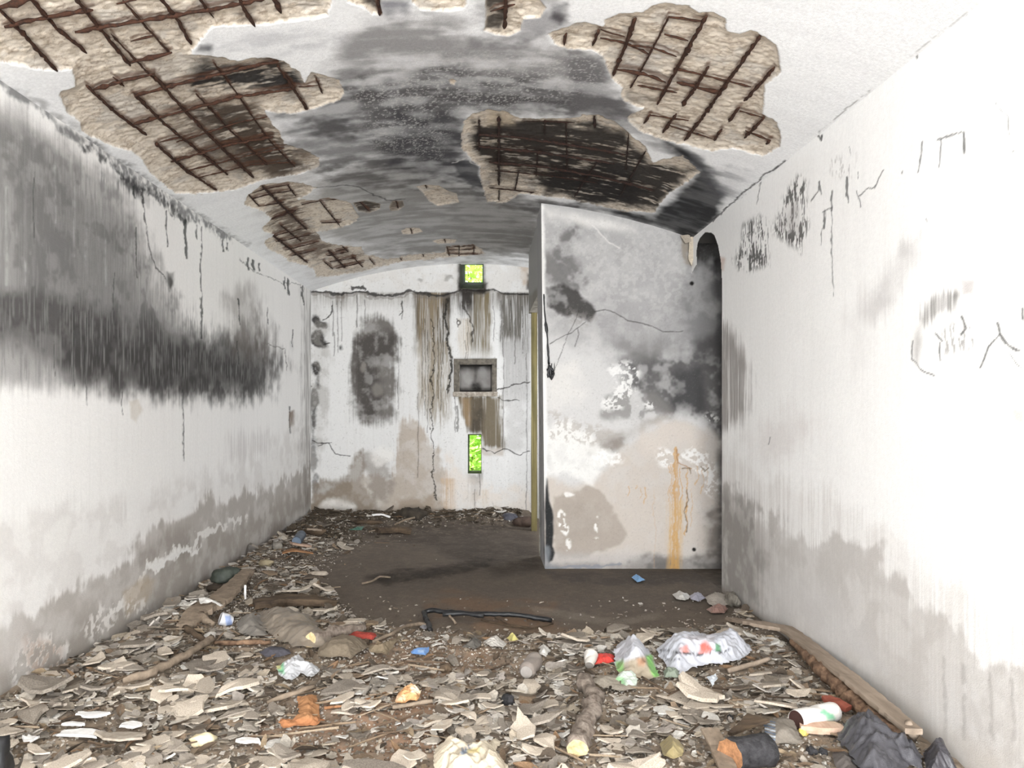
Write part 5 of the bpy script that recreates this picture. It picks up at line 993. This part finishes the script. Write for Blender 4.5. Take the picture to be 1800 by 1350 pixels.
def place(o, x, y, r, tl=.13):
    o.location = (x, y, fh(x, y)+.012+r*rr.uniform(.05, .35)); o.rotation_euler = (rr.gauss(0, tl), rr.gauss(0, tl), rr.uniform(0, 6.28)); o.scale = (r, r*rr.uniform(.7, 1.1), r)
nobj = 0
LMK = [(20,1330,'beside the black object at the left edge'),(160,1256,'around the round white plaster disc'),(225,1300,'below the oval slab at lower left'),(100,1240,'at the foot of the near left wall'),(358,1302,'around the yellow foam lump'),(436,1330,'at the bottom right of the yellow foam'),(530,1245,'around the orange cloth'),(715,1220,'around the orange peel'),(830,1320,'around the beige lettered bag'),(640,1310,'on the reddish ground at bottom centre'),(894,1232,'around the round charred lump'),(1030,1250,'alongside the grey foreground branch'),(1185,1308,'around the olive bottle base'),(1318,1322,'around the charred log stub'),(1430,1262,'around the white can'),(1430,1335,'left of the large black bag'),(1240,1220,'between the long white bag and the charred log'),(1120,1190,'below the white and green bag'),(1240,1160,'below the long white bag'),(1400,1170,'beside the pole by the right wall'),(930,1165,'around the crushed clear bottle'),(525,1168,'around the torn white bag on the left'),(590,1120,'around the short grey log'),(270,1175,'along the long branch at the left wall'),(390,1090,'around the small tipped cup'),(500,1058,'around the burnt plank'),(740,1143,'around the bright blue scrap'),(1340,1110,'by the far end of the long plank'),(1110,1330,'between the grey branch and the olive bottle base'),(330,1220,'in the open rubble right of the near left wall'),(620,1200,'between the orange cloth and the brown sheets')]
for s_, x, y, r, py in items[:300]:
    px = VX+F*x/y; grey = rr.random() < .38
    q_ = min(LMK, key=lambda q: math.hypot((q[0]-px), (q[1]-py)*1.6)); lm = q_[2]
    if lm.startswith('around'):
        dx_, dy_ = px-q_[0], (py-q_[1])*1.6
        lm = lm.replace('around', ('right of' if dx_ > 0 else 'left of') if abs(dx_) > abs(dy_) else ('in front of' if dy_ > 0 else 'behind'))
    o = bpy.data.objects.new('plaster_flake', protos[rr.randrange(16)*2+int(grey)]); COL.objects.link(o); place(o, x, y, r)
    cn = 'grey' if grey else 'pale beige'
    szn = 'large' if r > .085 else 'mid-sized'
    tag(o, '%s %s plaster flake %s' % (szn, cn, lm), 'plaster flake', '%s %s flakes %s' % (szn, cn, lm)); nobj += 1
def soup(name, label, cat, gen, mat):
    V = []; Fc = []; cs = []
    for vv, ff, cc in gen:
        b = len(V); V.extend(vv); Fc.extend([tuple(i+b for i in f) for f in ff]); cs.extend([cc]*len(vv))
    cs = np.array(cs); V = np.array(V); cs = cs*(.82+.36*fbm(V[:, 0]*40, V[:, 1]*40, 2, 3))[:, None]
    o = npmesh(name, V, Fc, mat, cs, smooth=False); return tag(o, label, cat, kind='stuff')
def xf(V, x, y, z, r, tl):
    E = Euler((rr.gauss(0, tl), rr.gauss(0, tl), rr.uniform(0, 6.28))).to_matrix(); return [tuple(E @ (Vector(v)*r)+Vector((x, y, z))) for v in V]
def gen_fl():
    for s_, x, y, r, py in items[300:]:
        V, Fc = flake_geo(1.0, rr, rr.uniform(.07, .16)); yield xf(V, x, y, fh(x, y)+.008+r*rr.uniform(0, .35), r, .20), Fc, lin(PAL[rr.randrange(len(PAL))] if y < 8.4 or rr.random() < .25 else (84, 74, 62))
soup('plaster_rubble', 'bed of small broken plaster and mud flakes over the floor', 'rubble', gen_fl(), M_deb)
OCT = [(1,0,0),(-1,0,0),(0,1,0),(0,-1,0),(0,0,1),(0,0,-1)]; OF = [(0,2,4),(2,1,4),(1,3,4),(3,0,4),(2,0,5),(1,2,5),(3,1,5),(0,3,5)]
def gen_cr():
    n = 0
    while n < 26000:
        x, y = samp()
        if y > YF-.05 or x > XR-.05 or y < 2.9 or x < XL+.02: continue
        px, py = VX+F*x/y, VY+F*EYE/y; m = float(heapmask(np.array([px]), np.array([py]))[0])
        if rr.random() > m+.03: continue
        n += 1; r = rr.uniform(.003, .010) if rr.random() < .8 else rr.uniform(.008, .017)
        V = [(a*rr.uniform(.6, 1.2), b*rr.uniform(.6, 1.2), c_*rr.uniform(.3, .8)) for a, b, c_ in OCT]
        yield xf(V, x, y, fh(x, y)+.004, r, .5), OF, lin(PAL[rr.randrange(len(PAL))])
soup('crumbs', 'loose crumbs of plaster and grit strewn over the floor', 'grit', gen_cr(), M_deb)
def gen_lv():                                # dead leaves and shreds
    for k in range(700):
        x, y = samp()
        if y > YF-.05 or x > XR-.06 or y < 2.9: continue
        px, py = VX+F*x/y, VY+F*EYE/y
        if rr.random() > float(heapmask(np.array([px]), np.array([py]))[0]): continue
        L_ = rr.uniform(.02, .06); w_ = L_*rr.uniform(.25, .5); V = []; n = 6; cu = rr.uniform(-1, 1)
        for i in range(n+1):
            f = i/n; ww = w_*math.sin(math.pi*(f*.92+.04)); V += [((f-.5)*2*L_, -ww, abs(ww)*.5+cu*(f-.5)**2*L_), ((f-.5)*2*L_, 0, cu*(f-.5)**2*L_), ((f-.5)*2*L_, ww, abs(ww)*.5+cu*(f-.5)**2*L_)]
        Fc = [(i*3+j, i*3+j+1, i*3+j+4, i*3+j+3) for i in range(n) for j in range(2)]
        yield xf(V, x, y, fh(x, y)+.02, 1, .3), Fc, lin([(120,102,84),(92,78,64),(150,132,108),(130,104,80),(74,64,54)][rr.randrange(5)])
soup('leaf_litter', 'dead leaves and shreds mixed into the rubble', 'litter', gen_lv(), M_deb)
def gen_tw():
    for k in range(260):
        x, y = samp()
        if y > YF-.12 or x > XR-.2 or y < 3 or x < XL+.2: continue
        px, py = VX+F*x/y, VY+F*EYE/y
        if rr.random() > float(heapmask(np.array([px]), np.array([py]))[0]): continue
        a = rr.uniform(-.9, .9); L_ = rr.uniform(.04, .16); r_ = rr.uniform(.002, .006); d = Vector((math.cos(a), math.sin(a), rr.uniform(-.1, .1)))
        z_ = fh(x, y)+.022; V, Fc = tube_geo([Vector((x, y, z_))+d*L_*t for t in (-1, -.3, .4, 1)], r_, 5, k, .4)
        yield [tuple(v) for v in V], Fc, lin([(110,92,76),(150,130,108),(80,66,54),(170,152,130)][rr.randrange(4)])
soup('twig_litter', 'thin broken twigs scattered through the rubble', 'litter', gen_tw(), M_deb)

# ================================================================== GREENERY OUTSIDE
def bush(name, label, cat, cx_, cy_, z0, z1, rx, n, seed):
    q = random.Random(seed); root = thing(name, label, cat, (cx_, cy_, 0)); V = []; Fc = []
    for k in range(n):
        a = q.uniform(0, 6.28); rad = rx*math.sqrt(q.random()); x = cx_+rad*math.cos(a); y = cy_+rad*.6*math.sin(a); z = q.uniform(z0, z1); s = q.uniform(.04, .10)
        E = Euler((q.uniform(-1, 1), q.uniform(-1, 1), q.uniform(0, 6.28))).to_matrix(); b = len(V)
        for (u, v, w_) in [(-1, 0, 0), (-.4, -.42, .1), (.3, -.36, .1), (1, 0, -.15), (.3, .36, .1), (-.4, .42, .1), (0, 0, -.05)]: V.append(Vector((x, y, z))+E @ Vector((u*s, v*s, w_*s)))
        Fc += [(b+i, b+(i+1) % 6, b+6) for i in range(6)]
    relink(npmesh('foliage', V, Fc, M_leaf, smooth=False), root)
    for k in range(5):
        a = q.uniform(0, 6.28); rp, _ = resample([Vector((cx_+.05*math.cos(a), cy_, 0)), Vector((cx_+rx*.3*math.cos(a), cy_+.1, (z0+z1)/2)), Vector((cx_+rx*.7*math.cos(a), cy_, z1*.95))], 10)
        Vs, Fs = tube_geo(rp, [.03*(1-i/12) for i in range(10)], 6, k, .2); relink(npmesh('stem', Vs, Fs, M_barkb), root)
bush('shrub', 'leafy bright green shrub outside the tall slit', 'shrub', -.25, 13.3, .05, 2.2, 1.1, 5200, 4)
bush('tree', 'leafy bright green tree outside the square vent', 'tree', -.2, 14.6, 2.1, 5.4, 1.6, 9000, 5)
o = npmesh('ground_outside', [(-12,YF+.4,-.02),(12,YF+.4,-.02),(12,40,-.02),(-12,40,-.02)], [(0,1,2,3)], plain_mat('grass_ground', (70,96,36), (130,150,70), 3), smooth=False); tag(o, kind='structure', label='grassy ground outside')
